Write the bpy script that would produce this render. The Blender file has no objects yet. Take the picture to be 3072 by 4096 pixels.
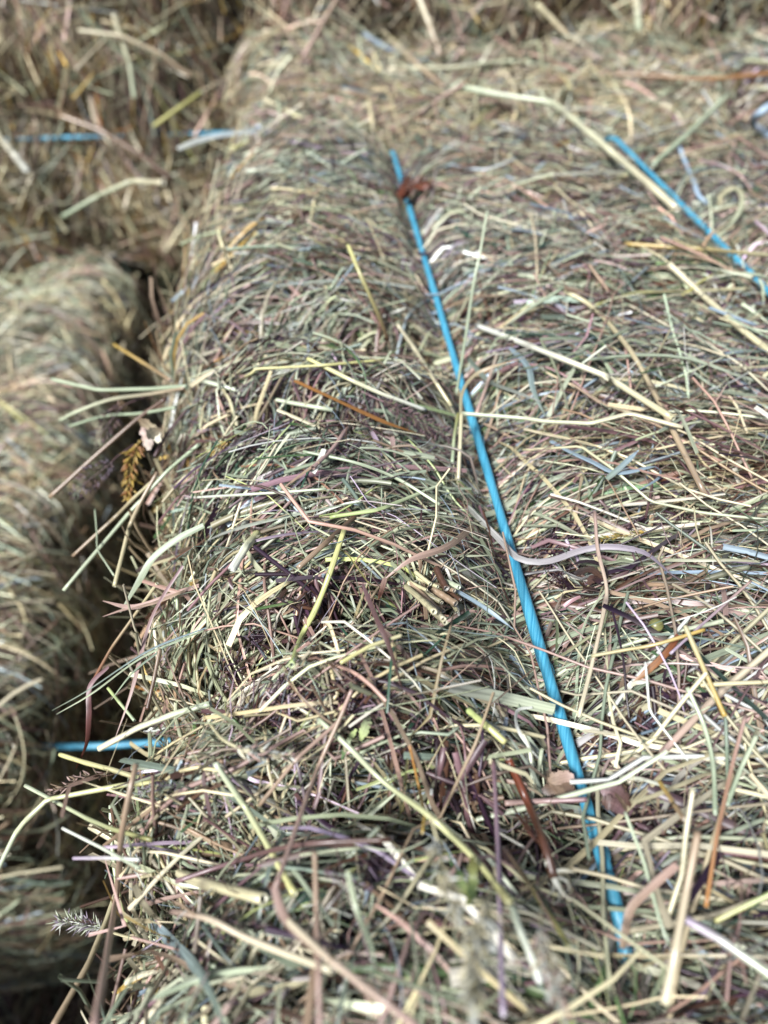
import bpy, math
import numpy as np
R = math.radians
rng = np.random.default_rng(7)
S = bpy.context.scene
COL = S.collection

# ------------------------------------------------------------------ camera, world, sun, exposure
ZT = 0.93                      # height of the main bale's top above the ground
CH, PITCH, YAW = 0.184, R(44.4), R(5.2)
cd = bpy.data.cameras.new('camera'); cam = bpy.data.objects.new('camera', cd); COL.objects.link(cam)
cam.location = (0, 0, ZT + CH); cam.rotation_euler = (math.pi/2 - PITCH, 0, -YAW)
cd.sensor_fit = 'VERTICAL'; cd.sensor_height = 36; cd.lens = 18/math.tan(R(35.8))
cd.clip_start = 0.005; cd.clip_end = 300
cd.dof.use_dof = True; cd.dof.focus_distance = 0.222; cd.dof.aperture_fstop = 7.2
S.camera = cam
SUN_EL, SUN_AZ = R(49), R(-133)            # azimuth from +Y towards +X
w = bpy.data.worlds.new('World'); S.world = w; w.use_nodes = True
nt = w.node_tree; nt.nodes.clear()
sky = nt.nodes.new('ShaderNodeTexSky'); sky.sky_type = 'NISHITA'; sky.sun_disc = False
sky.sun_elevation = SUN_EL; sky.sun_rotation = SUN_AZ; sky.air_density = 1.0; sky.dust_density = 2.5; sky.ozone_density = 1.0
bg = nt.nodes.new('ShaderNodeBackground'); bg.inputs[1].default_value = 0.05
wo = nt.nodes.new('ShaderNodeOutputWorld')
nt.links.new(sky.outputs[0], bg.inputs[0]); nt.links.new(bg.outputs[0], wo.inputs[0])
sd = bpy.data.lights.new('sun', 'SUN'); sd.energy = 3.4; sd.angle = R(15); sd.color = (0.975, 0.985, 1.0)
so = bpy.data.objects.new('sun', sd); COL.objects.link(so)
so.rotation_euler = (math.pi/2 - SUN_EL, 0, math.pi - SUN_AZ); so.location = (0, 0, 4)
S.view_settings.view_transform = 'Standard'; S.view_settings.look = 'None'
S.view_settings.exposure = 1.52; S.view_settings.gamma = 1
S.view_settings.use_curve_mapping = False
S.cycles.max_bounces = 6; S.cycles.diffuse_bounces = 2; S.cycles.glossy_bounces = 2
S.cycles.transmission_bounces = 3; S.cycles.transparent_max_bounces = 4

# ------------------------------------------------------------------ colours
ALB = .62                      # dry hay reflects about a third of the light
def lin(c):
    c = np.asarray(c, float)/255
    return ALB*np.where(c <= .04045, c/12.92, ((c+.055)/1.055)**2.4)
PAL = {k: lin(v) for k, v in dict(
    sage=(166,180,150), pale=(202,212,180), straw=(206,198,158), blond=(222,213,180), pink=(188,158,146),
    tan=(164,141,116), mauve=(134,104,108), greygreen=(124,140,124), blue=(158,178,190), brown=(90,64,50),
    purple=(58,38,56), orange=(176,124,68), green=(92,126,78), deep=(46,80,62), white=(228,230,218),
    lilac=(176,160,178), olive=(148,146,88), gold=(190,160,80), rust=(122,62,38), dark=(44,34,32),
    yellow=(216,212,144), limey=(190,206,134), grey=(154,156,146)).items()}
def palette(**kw):
    k = list(kw); p = np.array([kw[i] for i in k], float)
    return np.array([PAL[i] for i in k]), p/p.sum()
P_LEFT = palette(sage=16,pale=17,straw=10,blond=4,pink=9,tan=6,mauve=10,greygreen=10,blue=5,brown=9,purple=6,green=3,deep=3.5,white=5,lilac=2.5,limey=2)
P_RIGHT = palette(sage=13,pale=11,straw=8,blond=4,pink=13,tan=9,mauve=12,greygreen=11,blue=6,brown=11,purple=6,green=2,deep=2.5,white=4,lilac=2)
P_SIDE = palette(straw=18,blond=12,tan=18,pink=10,sage=8,pale=8,orange=2,gold=4,brown=9,mauve=4,white=2)
P_LOW = palette(sage=14,straw=14,blond=12,tan=11,pink=9,greygreen=7,blue=4,brown=6,pale=13,mauve=4,white=2)
P_WALL = palette(tan=24,straw=22,blond=16,pink=13,brown=15,mauve=3,sage=4,pale=5,gold=8,orange=2,blue=1)
P_BROWN_SHADE = palette(brown=16,tan=12,rust=6,olive=5,mauve=6,straw=6,dark=4,sage=3)  # brown and rust hay, mixed darker to stand in for shade in the gap
P_TOP = palette(straw=16,blond=12,pale=13,pink=9,tan=8,sage=10,white=4,mauve=3,gold=.8,olive=1.5)
P_DARK = palette(brown=4,purple=3,dark=2,mauve=3,tan=1)

# ------------------------------------------------------------------ materials
def node_mat(name):
    m = bpy.data.materials.new(name); m.use_nodes = True; m.node_tree.nodes.clear(); return m, m.node_tree
def N(t, typ, **kw):
    n = t.nodes.new(typ)
    for k, v in kw.items():
        if k.startswith('i_'): n.inputs[int(k[2:]) if k[2:].isdigit() else k[2:]].default_value = v
        else: setattr(n, k, v)
    return n
def hay_material(name, transl=.16, rough=.42):
    m, t = node_mat(name); L = t.links.new
    ac = N(t, 'ShaderNodeAttribute', attribute_name='col'); au = N(t, 'ShaderNodeAttribute', attribute_name='su')
    mp = N(t, 'ShaderNodeMapping'); mp.inputs['Scale'].default_value = (35, 5, 1)
    L(au.outputs['Vector'], mp.inputs['Vector'])
    n1 = N(t, 'ShaderNodeTexNoise'); n1.inputs['Scale'].default_value = 1; n1.inputs['Detail'].default_value = 3
    L(mp.outputs[0], n1.inputs['Vector'])
    mp2 = N(t, 'ShaderNodeMapping'); mp2.inputs['Scale'].default_value = (260, 2.2, 1)
    L(au.outputs['Vector'], mp2.inputs['Vector'])
    n2 = N(t, 'ShaderNodeTexNoise'); n2.inputs['Scale'].default_value = 1; n2.inputs['Detail'].default_value = 2
    L(mp2.outputs[0], n2.inputs['Vector'])
    r1 = N(t, 'ShaderNodeMapRange', i_1=.3, i_2=.7, i_3=.58, i_4=1.28); L(n1.outputs[0], r1.inputs[0])
    r2 = N(t, 'ShaderNodeMapRange', i_1=.62, i_2=.78, i_3=1., i_4=.5); L(n2.outputs[0], r2.inputs[0])
    mu = N(t, 'ShaderNodeMath', operation='MULTIPLY'); L(r1.outputs[0], mu.inputs[0]); L(r2.outputs[0], mu.inputs[1])
    sc = N(t, 'ShaderNodeVectorMath', operation='SCALE'); L(ac.outputs['Color'], sc.inputs[0]); L(mu.outputs[0], sc.inputs['Scale'])
    b = N(t, 'ShaderNodeBsdfPrincipled'); b.inputs['Roughness'].default_value = rough
    b.inputs['Specular IOR Level'].default_value = .6
    L(sc.outputs[0], b.inputs['Base Color'])
    tr = N(t, 'ShaderNodeBsdfTranslucent'); L(sc.outputs[0], tr.inputs['Color'])
    mx = N(t, 'ShaderNodeMixShader'); mx.inputs[0].default_value = transl
    L(b.outputs[0], mx.inputs[1]); L(tr.outputs[0], mx.inputs[2])
    o = N(t, 'ShaderNodeOutputMaterial'); L(mx.outputs[0], o.inputs[0])
    return m
M_HAY = hay_material('dry_hay'); M_LEAF = hay_material('dry_leaf', .25, .48); M_STEM = hay_material('dry_stem', .06, .36)
def core_material():
    m, t = node_mat('packed_hay_shade'); L = t.links.new
    tc = N(t, 'ShaderNodeTexCoord'); mp = N(t, 'ShaderNodeMapping'); mp.inputs['Scale'].default_value = (60, 420, 420)
    L(tc.outputs['Object'], mp.inputs['Vector'])
    n = N(t, 'ShaderNodeTexNoise'); n.inputs['Scale'].default_value = 1; n.inputs['Detail'].default_value = 4; L(mp.outputs[0], n.inputs['Vector'])
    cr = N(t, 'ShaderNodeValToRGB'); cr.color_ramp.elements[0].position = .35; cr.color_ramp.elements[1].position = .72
    cr.color_ramp.elements[0].color = (.03, .022, .017, 1); cr.color_ramp.elements[1].color = (.13, .10, .07, 1)  # darker than the stalks, so gaps between them read as shade
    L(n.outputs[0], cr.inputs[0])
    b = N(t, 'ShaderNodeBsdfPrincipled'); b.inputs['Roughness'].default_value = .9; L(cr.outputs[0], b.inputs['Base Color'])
    o = N(t, 'ShaderNodeOutputMaterial'); L(b.outputs[0], o.inputs[0]); return m
M_CORE = core_material()
def twine_material(name, dark, light):
    m, t = node_mat(name); L = t.links.new
    au = N(t, 'ShaderNodeAttribute', attribute_name='su')
    mp = N(t, 'ShaderNodeMapping'); mp.inputs['Scale'].default_value = (26, 9, 1); L(au.outputs['Vector'], mp.inputs['Vector'])
    n = N(t, 'ShaderNodeTexNoise'); n.inputs['Scale'].default_value = 1; n.inputs['Detail'].default_value = 3; L(mp.outputs[0], n.inputs['Vector'])
    cr = N(t, 'ShaderNodeValToRGB'); cr.color_ramp.elements[0].position = .3; cr.color_ramp.elements[1].position = .72
    cr.color_ramp.elements[0].color = (*lin(dark), 1); cr.color_ramp.elements[1].color = (*lin(light), 1)
    L(n.outputs[0], cr.inputs[0])
    mp2 = N(t, 'ShaderNodeMapping'); mp2.inputs['Scale'].default_value = (6, 70, 1); L(au.outputs['Vector'], mp2.inputs['Vector'])
    n3 = N(t, 'ShaderNodeTexNoise'); n3.inputs['Scale'].default_value = 1; L(mp2.outputs[0], n3.inputs['Vector'])
    rr = N(t, 'ShaderNodeMapRange', i_1=.35, i_2=.65, i_3=.7, i_4=1.15); L(n3.outputs[0], rr.inputs[0])
    sc = N(t, 'ShaderNodeVectorMath', operation='SCALE'); L(cr.outputs[0], sc.inputs[0]); L(rr.outputs[0], sc.inputs['Scale'])
    b = N(t, 'ShaderNodeBsdfPrincipled'); b.inputs['Roughness'].default_value = .42; L(sc.outputs[0], b.inputs['Base Color'])
    bp = N(t, 'ShaderNodeBump'); bp.inputs['Strength'].default_value = .3; bp.inputs['Distance'].default_value = .0003
    L(n.outputs[0], bp.inputs['Height']); L(bp.outputs[0], b.inputs['Normal'])
    o = N(t, 'ShaderNodeOutputMaterial'); L(b.outputs[0], o.inputs[0]); return m
M_TWINE = twine_material('blue_polypropylene', (38,130,166), (104,192,220))
M_THREAD = twine_material('pale_blue_plastic', (140,172,196), (200,214,226))

# ------------------------------------------------------------------ mesh building
class Acc:
    """collects strands as numpy arrays and links them as one mesh"""
    def __init__(s): s.v, s.f, s.c, s.u, s.n = [], [], [], [], 0
    def add(s, v, f, c, u):
        s.v.append(v.reshape(-1, 3)); s.f.append(f.reshape(-1, 4)+s.n); s.c.append(c.reshape(-1, 3)); s.u.append(u.reshape(-1, 3)); s.n += v.size//3
    def build(s, name, mat, parent=None, loc=None):
        v = np.concatenate(s.v); f = np.concatenate(s.f); c = np.concatenate(s.c); u = np.concatenate(s.u)
        if loc is not None: v = v - np.asarray(loc)
        me = bpy.data.meshes.new(name)
        me.vertices.add(len(v)); me.vertices.foreach_set('co', v.astype(np.float32).ravel())
        me.loops.add(f.size); me.loops.foreach_set('vertex_index', f.astype(np.int32).ravel())
        me.polygons.add(len(f)); me.polygons.foreach_set('loop_start', np.arange(0, f.size, 4, dtype=np.int32))
        me.polygons.foreach_set('use_smooth', np.ones(len(f), bool))
        a = me.attributes.new('col', 'FLOAT_COLOR', 'POINT'); a.data.foreach_set('color', np.c_[c, np.ones(len(c))].astype(np.float32).ravel())
        a = me.attributes.new('su', 'FLOAT_VECTOR', 'POINT'); a.data.foreach_set('vector', u.astype(np.float32).ravel())
        me.update(calc_edges=True); me.materials.append(mat)
        o = bpy.data.objects.new(name, me); COL.objects.link(o)
        if parent is not None: o.parent = parent
        elif loc is not None: o.location = loc
        return o
def unit(a): return a/np.maximum(np.linalg.norm(a, axis=-1, keepdims=True), 1e-9)
def tangents(P):
    T = np.empty_like(P); T[:, 1:-1] = P[:, 2:]-P[:, :-2]; T[:, 0] = P[:, 1]-P[:, 0]; T[:, -1] = P[:, -1]-P[:, -2]
    return unit(T)
def along(P):
    d = np.linalg.norm(np.diff(P, axis=1), axis=2); return np.concatenate([np.zeros((len(P), 1)), np.cumsum(d, 1)], 1)
def ribbons(acc, P, Nr, W, C, fold=.22, roll=None):
    """P,Nr (n,k,3); W (n,k) widths; C (n,k,3)"""
    n, k, _ = P.shape; T = tangents(P); B = unit(np.cross(T, Nr)); Q = np.cross(B, T)
    if roll is not None:
        ca, sa = np.cos(roll)[..., None], np.sin(roll)[..., None]; B, Q = B*ca+Q*sa, Q*ca-B*sa
    h = W[..., None]/2
    fo = np.broadcast_to(np.asarray(fold), (n,)).reshape(n, 1, 1)
    V = np.stack([P-B*h, P+Q*h*2*fo, P+B*h], 2)
    idx = np.arange(n*k*3).reshape(n, k, 3)
    F = np.concatenate([np.stack([idx[:, :-1, i], idx[:, :-1, i+1], idx[:, 1:, i+1], idx[:, 1:, i]], -1) for i in (0, 1)], 1)
    s = along(P); U = np.zeros((n, k, 3, 3)); U[..., 0] = (s+rng.uniform(0, 50, (n, 1)))[..., None]
    U[..., 1] = np.array([0, .5, 1])+rng.uniform(0, 90, (n, 1, 1)); U[..., 2] = 0
    acc.add(V, F, np.repeat(C[:, :, None], 3, 2), U)
def tubes(acc, P, Nr, W, C, m=5, T=None, flat=1.0):
    n, k, _ = P.shape; T = tangents(P) if T is None else T; B = unit(np.cross(T, Nr)); Q = np.cross(B, T)
    a = np.arange(m)*2*math.pi/m; ca, sa = np.cos(a)[:, None], np.sin(a)[:, None]*flat
    h = W[..., None, None]/2
    V = P[:, :, None]+(B[:, :, None]*ca+Q[:, :, None]*sa)*h
    idx = np.arange(n*k*m).reshape(n, k, m); nx = np.roll(idx, -1, 2)
    F = np.stack([idx[:, :-1], nx[:, :-1], nx[:, 1:], idx[:, 1:]], -1)
    s = along(P); U = np.zeros((n, k, m, 3)); U[..., 0] = (s+rng.uniform(0, 50, (n, 1)))[..., None]
    U[..., 1] = np.abs(np.arange(m)/m-.5)*2+rng.uniform(0, 90, (n, 1, 1))
    acc.add(V, F, np.repeat(C[:, :, None], m, 2), U)

# ------------------------------------------------------------------ objects
def tag(o, label, cat, group=None, kind=None):
    if label: o['label'] = label
    if cat: o['category'] = cat
    if group: o['group'] = group
    if kind: o['kind'] = kind
    return o
def empty(name, loc, rz=0):
    o = bpy.data.objects.new(name, None); COL.objects.link(o); o.location = loc; o.rotation_euler = (0, 0, rz); o.empty_display_size = .05
    return o

class Bale:
    """rounded box: u runs round the cross-section (0 = top centre, + = local +x), v along local y, z from 0 (bottom) to h (top)"""
    def __init__(s, w, L, h, r, seams=(), twines=(), amp=.006, seed=1, extra=None, pinch=.008):
        s.hollows = []; s.creases = []; s.w, s.L, s.h, s.r, s.seams, s.tw, s.extra, s.pinch = w, L, h, r, seams, twines, extra, pinch
        g = np.random.default_rng(seed); s.k = g.normal(0, 1, (14, 2))*np.array([26, 30]); s.ph = g.uniform(0, 6.3, 14); s.amp = amp*g.uniform(.3, 1, 14)/2.6
        s.t = np.cumsum([0, w/2-r, math.pi*r/2, h-2*r, math.pi*r/2, w/2-r])
    def sec(s, u):
        a = np.abs(u); sg = np.where(u < 0, -1., 1.); t = s.t; w2, r, h = s.w/2, s.r, s.h
        x = np.minimum(a, t[1]); z = np.full_like(a, h); nx = np.zeros_like(a); nz = np.ones_like(a)
        q = (a > t[1]) & (a <= t[2]); f = (a-t[1])/r
        x = np.where(q, w2-r+r*np.sin(f), x); z = np.where(q, h-r+r*np.cos(f), z); nx = np.where(q, np.sin(f), nx); nz = np.where(q, np.cos(f), nz)
        q = (a > t[2]) & (a <= t[3]); x = np.where(q, w2, x); z = np.where(q, h-r-(a-t[2]), z); nx = np.where(q, 1, nx); nz = np.where(q, 0, nz)
        q = (a > t[3]) & (a <= t[4]); f = (a-t[3])/r
        x = np.where(q, w2-r+r*np.cos(f), x); z = np.where(q, r-r*np.sin(f), z); nx = np.where(q, np.cos(f), nx); nz = np.where(q, -np.sin(f), nz)
        q = a > t[4]; x = np.where(q, w2-r-(a-t[4]), x); z = np.where(q, 0, z); nx = np.where(q, 0, nx); nz = np.where(q, -1, nz)
        return x*sg, z, nx*sg, nz
    def disp(s, u, v):
        d = np.zeros_like(u)
        for (a, b), p, A in zip(s.k, s.ph, s.amp): d = d+A*np.sin(a*u+b*v+p)
        tw = np.ones_like(u)
        for c in s.tw: tw = tw*(1-np.exp(-((u-c)/.016)**2))
        d = d*tw
        for (vs, A, sg, sl, uc, uw) in s.seams:       # (v, depth, half width, slope, centre u, half extent)
            vv = v-vs-sl*(u-uc)-.006*np.sin(60*u+vs*90)
            d = d-A*np.exp(-(vv/sg)**2)/(1+np.exp((np.abs(u-uc)-uw)/.012))*tw
        for c in s.tw: d = d-s.pinch*np.exp(-((u-c)/.02)**2)
        if s.extra: d = d+s.extra(u, v)
        return d
    def base(s, u, v, d=0.):
        x, z, nx, nz = s.sec(u); e = s.disp(u, v)+d
        q = np.clip((np.abs(v)-(s.L/2-.05))/.05, 0, 1); e = e-.05*(1-np.sqrt(1-q*q*.999))
        return np.stack([x+nx*e, v, z+nz*e], -1)
    def pn(s, u, v, d):
        P = s.base(u, v); h = .0015
        Nn = unit(np.cross(s.base(u+h, v)-s.base(u-h, v), s.base(u, v+h)-s.base(u, v-h)))
        return P+Nn*d[..., None], Nn
    def core(s, parent, inset=.018):
        U = s.t[-1]; nu, nv = 150, 170
        u = np.linspace(-U, U, nu, endpoint=False); v = np.linspace(-s.L/2, s.L/2, nv)
        uu, vv = np.meshgrid(u, v); P = s.base(uu, vv, -inset)
        V = P.reshape(-1, 3); idx = np.arange(nu*nv).reshape(nv, nu); nx = np.roll(idx, -1, 1)
        F = np.stack([idx[:-1], nx[:-1], nx[1:], idx[1:]], -1).reshape(-1, 4)
        # end caps: fans of quads to an inner ring
        extraV, extraF = [], []
        base = len(V)
        for ring, y in ((idx[0], -s.L/2-.004), (idx[-1], s.L/2+.004)):
            c = V[ring].mean(0); prev = ring
            for f in (.66, .33, .02):
                pts = c+(V[ring]-c)*f; pts[:, 1] = y+rng.normal(0, .002, nu)
                ids = base+sum(len(e) for e in extraV)+np.arange(nu); extraV.append(pts)
                extraF.append(np.stack([prev, np.roll(prev, -1), np.roll(ids, -1), ids], -1)); prev = ids
        V = np.concatenate([V]+extraV); F = np.concatenate([F]+extraF)
        a = Acc(); a.add(V, F, np.full((len(V), 3), .1), np.zeros((len(V), 3)))
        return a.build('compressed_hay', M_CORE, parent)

def grow(acc, b, n, ur, vr, pal, length=(.035, .09), width=(.0006, .0016), d=(-.005, .004), theta=0., spread=.35,
         clump=True, stiff=.15, arch=None, tube=.3, lift=.004, kinky=.12, k=9, tint=1.0, curl=.35, avoid=()):
    """n strands over the patch ur x vr of bale b"""
    if n <= 0: return
    if clump:
        nc = max(1, n//16); ci = rng.integers(0, nc, n)
        cu, cv = rng.uniform(*ur, nc)[ci], rng.uniform(*vr, nc)[ci]
        ct = rng.normal(theta, spread, nc)[ci]; cdp = rng.uniform(*d, nc)[ci]
        th = ct+rng.normal(0, .13, n); off = rng.normal(0, .006, n); al = rng.normal(0, .014, n)
        u0 = cu-np.sin(th)*off+np.cos(th)*al; v0 = cv+np.cos(th)*off+np.sin(th)*al
        d0 = cdp+rng.normal(0, .0014, n)
        cc = rng.choice(len(pal[0]), (nc, 2), p=pal[1])[ci, rng.integers(0, 2, n)]
        ck = np.where(rng.random(n) < .68, cc, rng.choice(len(pal[0]), n, p=pal[1]))
    else:
        u0, v0 = rng.uniform(*ur, n), rng.uniform(*vr, n); th = rng.normal(theta, spread, n); d0 = rng.uniform(*d, n)
        ck = rng.choice(len(pal[0]), n, p=pal[1])
    L = np.exp(rng.uniform(np.log(length[0]), np.log(length[1]), n)); W = np.exp(rng.uniform(np.log(width[0]), np.log(width[1]), n)); W = W*np.where(rng.random(n) < .07, rng.uniform(1.3, 1.8, n), 1)
    t = np.linspace(-.5, .5, k)
    kap = rng.normal(0, curl, n)*rng.random(n)
    ph = th[:, None]+kap[:, None]*t+rng.normal(0, .02, (n, k)).cumsum(1)
    kk = rng.random(n) < kinky; kp = rng.uniform(-.35, .35, n); ph = ph+np.where(kk[:, None] & (t > kp[:, None]), rng.normal(0, .7, n)[:, None], 0)
    ds = (L/(k-1))[:, None]
    du = np.cos(ph)*ds; dv = np.sin(ph)*ds
    u = u0[:, None]+du.cumsum(1)-du.sum(1, keepdims=True)/2; v = v0[:, None]+dv.cumsum(1)-dv.sum(1, keepdims=True)/2
    if arch is not None: v = v+arch(u)-arch(u0)[:, None]
    v = np.clip(v, -b.L/2-.02, b.L/2+.02)
    tilt = rng.normal(0, lift, n)[:, None]*t*2; bow = rng.normal(0, lift*.5, n)[:, None]*(4*t*t-.3)
    dd = np.maximum(d0[:, None]+tilt+bow, -.016)
    for c in avoid:
        near = np.exp(-((u-c)/.006)**2)/(1+np.exp(-(v+.121)/.003)); dd = dd*(1-near)+np.minimum(dd, -.003)*near
    P, Nr = b.pn(u, v, dd)
    if stiff > 0:
        sf = (rng.random(n)*stiff)[:, None, None]
        mid = P[:, k//2:k//2+1]; T = unit(P[:, k//2+1:k//2+2]-P[:, k//2-1:k//2])
        ST = mid+T*(t[None, :, None]*L[:, None, None]); P = P*(1-sf)+ST*sf
    for c in avoid:                       # hay is pressed down under the twine, a few stalks lie over it
        wgt = np.exp(-((P[..., 0]-c)/.0075)**4)/(1+np.exp(-(P[..., 1]+.121)/.003))*(P[..., 2] > b.h-.05)*(rng.random(n) > .08)[:, None]
        tz = b.base(np.full_like(u, c), P[..., 1])[..., 2]-.0015
        P[..., 2] = P[..., 2]*(1-wgt)+np.minimum(P[..., 2], tz)*wgt
    for (cx, cy, rr, dz) in b.hollows:    # small hollows in the surface
        P[..., 2] -= dz*np.exp(-(((P[..., 0]-cx)**2+(P[..., 1]-cy)**2)/rr**2)**2)*(P[..., 2] > b.h-.05)
    for (vs, dz, sg) in b.creases:        # creases between flakes: stalks dip into them
        vv = P[..., 1]-vs-.005*np.sin(60*P[..., 0]+vs*90)
        P[..., 2] -= dz*np.exp(-(vv/sg)**2)/(1+np.exp((P[..., 0]-b.tw[0]+.012)/.006))*(P[..., 2] > b.h-.06)
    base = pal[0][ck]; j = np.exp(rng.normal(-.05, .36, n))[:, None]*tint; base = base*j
    pt = np.clip(.5+.35*np.sin(31*u0+22*v0+1.3)+.35*np.sin(-17*u0+43*v0+.4)+rng.normal(0, .25, n), 0, 1)[:, None]   # warmer and greener patches of hay
    base = base*(np.array([1.06, .97, .89])*pt+np.array([.96, .97, 1.03])*(1-pt))
    alt = pal[0][rng.choice(len(pal[0]), n, p=pal[1])]
    g = (rng.random(n)*.55)[:, None, None]*np.clip((t+.5)[None, :, None]*1.3-.2, 0, 1)
    C = np.clip(base[:, None]*(1-g)+alt[:, None]*g, .004, .86)
    ist = rng.random(n) < tube
    if ist.any():
        tubes(acc, P[ist], Nr[ist], np.repeat(W[ist][:, None], k, 1), C[ist], m=5)
    q = ~ist
    if q.any():
        nq = q.sum(); tip = rng.uniform(.1, 1, nq)[:, None]; pr = 1-(1-tip)*np.clip((t+.5)[None], 0, 1)**1.5
        roll = rng.normal(0, .55, nq)[:, None]+rng.normal(0, 1.1, nq)[:, None]*t
        ribbons(acc, P[q], Nr[q], W[q][:, None]*1.35*pr, C[q], fold=rng.normal(.12, .16, nq), roll=roll)

def cap_hay(acc, b, end, n, pal, tint=1.):
    """strands over one end of the bale"""
    k = 7; t = np.linspace(-.5, .5, k); x = rng.uniform(-b.w/2+.03, b.w/2-.03, n); z = rng.uniform(.03, b.h-.03, n)
    th = rng.normal(0, .8, n); L = rng.uniform(.03, .1, n)
    P = np.stack([x[:, None]+np.cos(th)[:, None]*t*L[:, None], np.broadcast_to((end*(b.L/2+rng.uniform(.003, .014, n)))[:, None], (n, k)), z[:, None]+np.sin(th)[:, None]*t*L[:, None]], -1)
    P = P+rng.normal(0, .0012, P.shape); Nr = np.zeros_like(P); Nr[..., 1] = end
    C = np.repeat((pal[0][rng.choice(len(pal[0]), n, p=pal[1])]*tint)[:, None], k, 1)
    ribbons(acc, P, Nr, np.repeat(rng.uniform(.0008, .002, n)[:, None], k, 1), C, fold=rng.normal(.1, .15, n), roll=rng.normal(0, .6, (n, 1)))

def catmull(p, n):
    p = np.asarray(p, float)
    if len(p) == 2: return p[0]+(p[1]-p[0])*np.linspace(0, 1, n)[:, None]
    q = np.vstack([2*p[0]-p[1], p, 2*p[-1]-p[-2]]); seg = np.linalg.norm(np.diff(p[:, :3], axis=0), axis=1); cs = np.r_[0, np.cumsum(seg)]
    out = []
    for s in np.linspace(0, cs[-1], n):
        i = min(np.searchsorted(cs, s, 'right')-1, len(p)-2); x = (s-cs[i])/max(seg[i], 1e-9)
        a, b_, c, d_ = q[i:i+4]
        m1 = (c-a)*.5; m2 = (d_-b_)*.5
        m1 = m1*min(1, 1.5*seg[i]/max(np.linalg.norm(m1), 1e-9)); m2 = m2*min(1, 1.5*seg[i]/max(np.linalg.norm(m2), 1e-9))
        out.append((2*x**3-3*x*x+1)*b_+(x**3-2*x*x+x)*m1+(-2*x**3+3*x*x)*c+(x**3-x*x)*m2)
    return np.array(out)
def polyline(p, n, sharp=.86):
    """straight runs with tight bends"""
    p = np.asarray(p, float); q = [p[0]]
    for i in range(1, len(p)-1):
        q += [p[i]+(p[i-1]-p[i])*(1-sharp)*.5, p[i]+(p[i+1]-p[i])*(1-sharp)*.5]
    q.append(p[-1]); q = np.array(q); cs = np.r_[0, np.cumsum(np.linalg.norm(np.diff(q, axis=0), axis=1))]
    s = np.unique(np.r_[np.linspace(0, cs[-1], n), cs]); s = s[np.r_[True, np.diff(s) > 1e-7]]
    return np.stack([np.interp(s, cs, q[:, i]) for i in range(3)], 1)

def twine_mesh(pts, rad=.00225, pitch=.03, mat=None, parent=None, name='twine', step=.0012, closed=False, plies=3):
    pts = np.asarray(pts, float); cs = np.r_[0, np.cumsum(np.linalg.norm(np.diff(pts, axis=0), axis=1))]
    n = int(cs[-1]/step); s = np.linspace(0, cs[-1], n); P = np.stack([np.interp(s, cs, pts[:, i]) for i in range(3)], 1)
    ker = np.ones(9)/9
    Q = np.stack([np.convolve(np.pad(P[:, i], 4, mode='edge'), ker, 'valid') for i in range(3)], 1); P = Q
    T = tangents(P[None])[0]; up = np.tile(np.array([0.31, .05, 1.]), (n, 1)); up[np.abs((unit(up)*T).sum(1)) > .93] = (1, .2, .1)
    # parallel transport
    Nv = np.empty_like(P); v = up[0]-T[0]*up[0].dot(T[0])
    for i in range(n): v = v-T[i]*v.dot(T[i]); v = v/np.linalg.norm(v); Nv[i] = v
    B = np.cross(T, Nv); m = 20; a = np.arange(m)*2*math.pi/m; tw = 2*math.pi*s/pitch+.9*np.sin(s*31)+.5*np.sin(s*83+2)
    ang = a[None]+tw[:, None]
    wob = 1+.05*np.sin(s*170)[:, None]+.06*np.sin(s*57+1)[:, None]
    rr = rad*wob*(1-.13*np.abs(np.sin(plies/2*a))[None]**.0*(.5-.5*np.cos(plies*a))[None]*.09+.015*np.cos(11*a)[None])
    flatx = .9+.1*np.cos(ang*1)
    V = P[:, None]+(Nv[:, None]*np.cos(ang)[..., None]+B[:, None]*np.sin(ang)[..., None])*(rr*1.0)[..., None]
    idx = np.arange(n*m).reshape(n, m); nx = np.roll(idx, -1, 1)
    F = np.stack([idx[:-1], nx[:-1], nx[1:], idx[1:]], -1)
    U = np.zeros((n, m, 3)); U[..., 0] = s[:, None]; U[..., 1] = np.abs(np.arange(m)/m-.5)*2
    acc = Acc(); acc.add(V, F, np.full((n, m, 3), .2), U)
    # a few frayed filaments
    k = 5; nf = int(cs[-1]*110); i0 = rng.integers(10, n-10, nf); aa = rng.uniform(0, 6.3, nf)
    out = Nv[i0]*np.cos(aa)[:, None]+B[i0]*np.sin(aa)[:, None]; t = np.linspace(0, 1, k)[None, :, None]; Lf = rng.uniform(.003, .011, nf)[:, None, None]
    FP = P[i0][:, None]+out[:, None]*(rad*.96+t*(1-t*.75)*Lf*.22)+T[i0][:, None]*t*Lf*rng.choice([-1, 1], nf)[:, None, None]
    tubes(acc, FP, np.repeat(unit(np.cross(T[i0], out))[:, None], k, 1), np.full((nf, k), .00016), np.full((nf, k, 3), .3), m=3)
    return acc.build(name, mat or M_TWINE, parent)
def loop_path(b, u, lift=.0012, custom=None):
    """closed run of twine round the bale's length at cross-section position u (on top)"""
    v = np.linspace(-b.L/2+.004, b.L/2-.004, 120); uu = np.full_like(v, u)
    top = b.base(uu, v, lift); x = u
    e = b.L/2+.006; zt = top[-1, 2]-.01; zb = .004
    f = [[x, e, zt-.02], [x, e+.002, b.h*.5], [x, e, .03], [x, e-.03, zb], [x, 0, zb-.001], [x, -e+.03, zb], [x, -e, .03], [x, -e-.002, b.h*.5], [x, -e, zt-.02]]
    return np.vstack([top, f, top[:1]])

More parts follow.
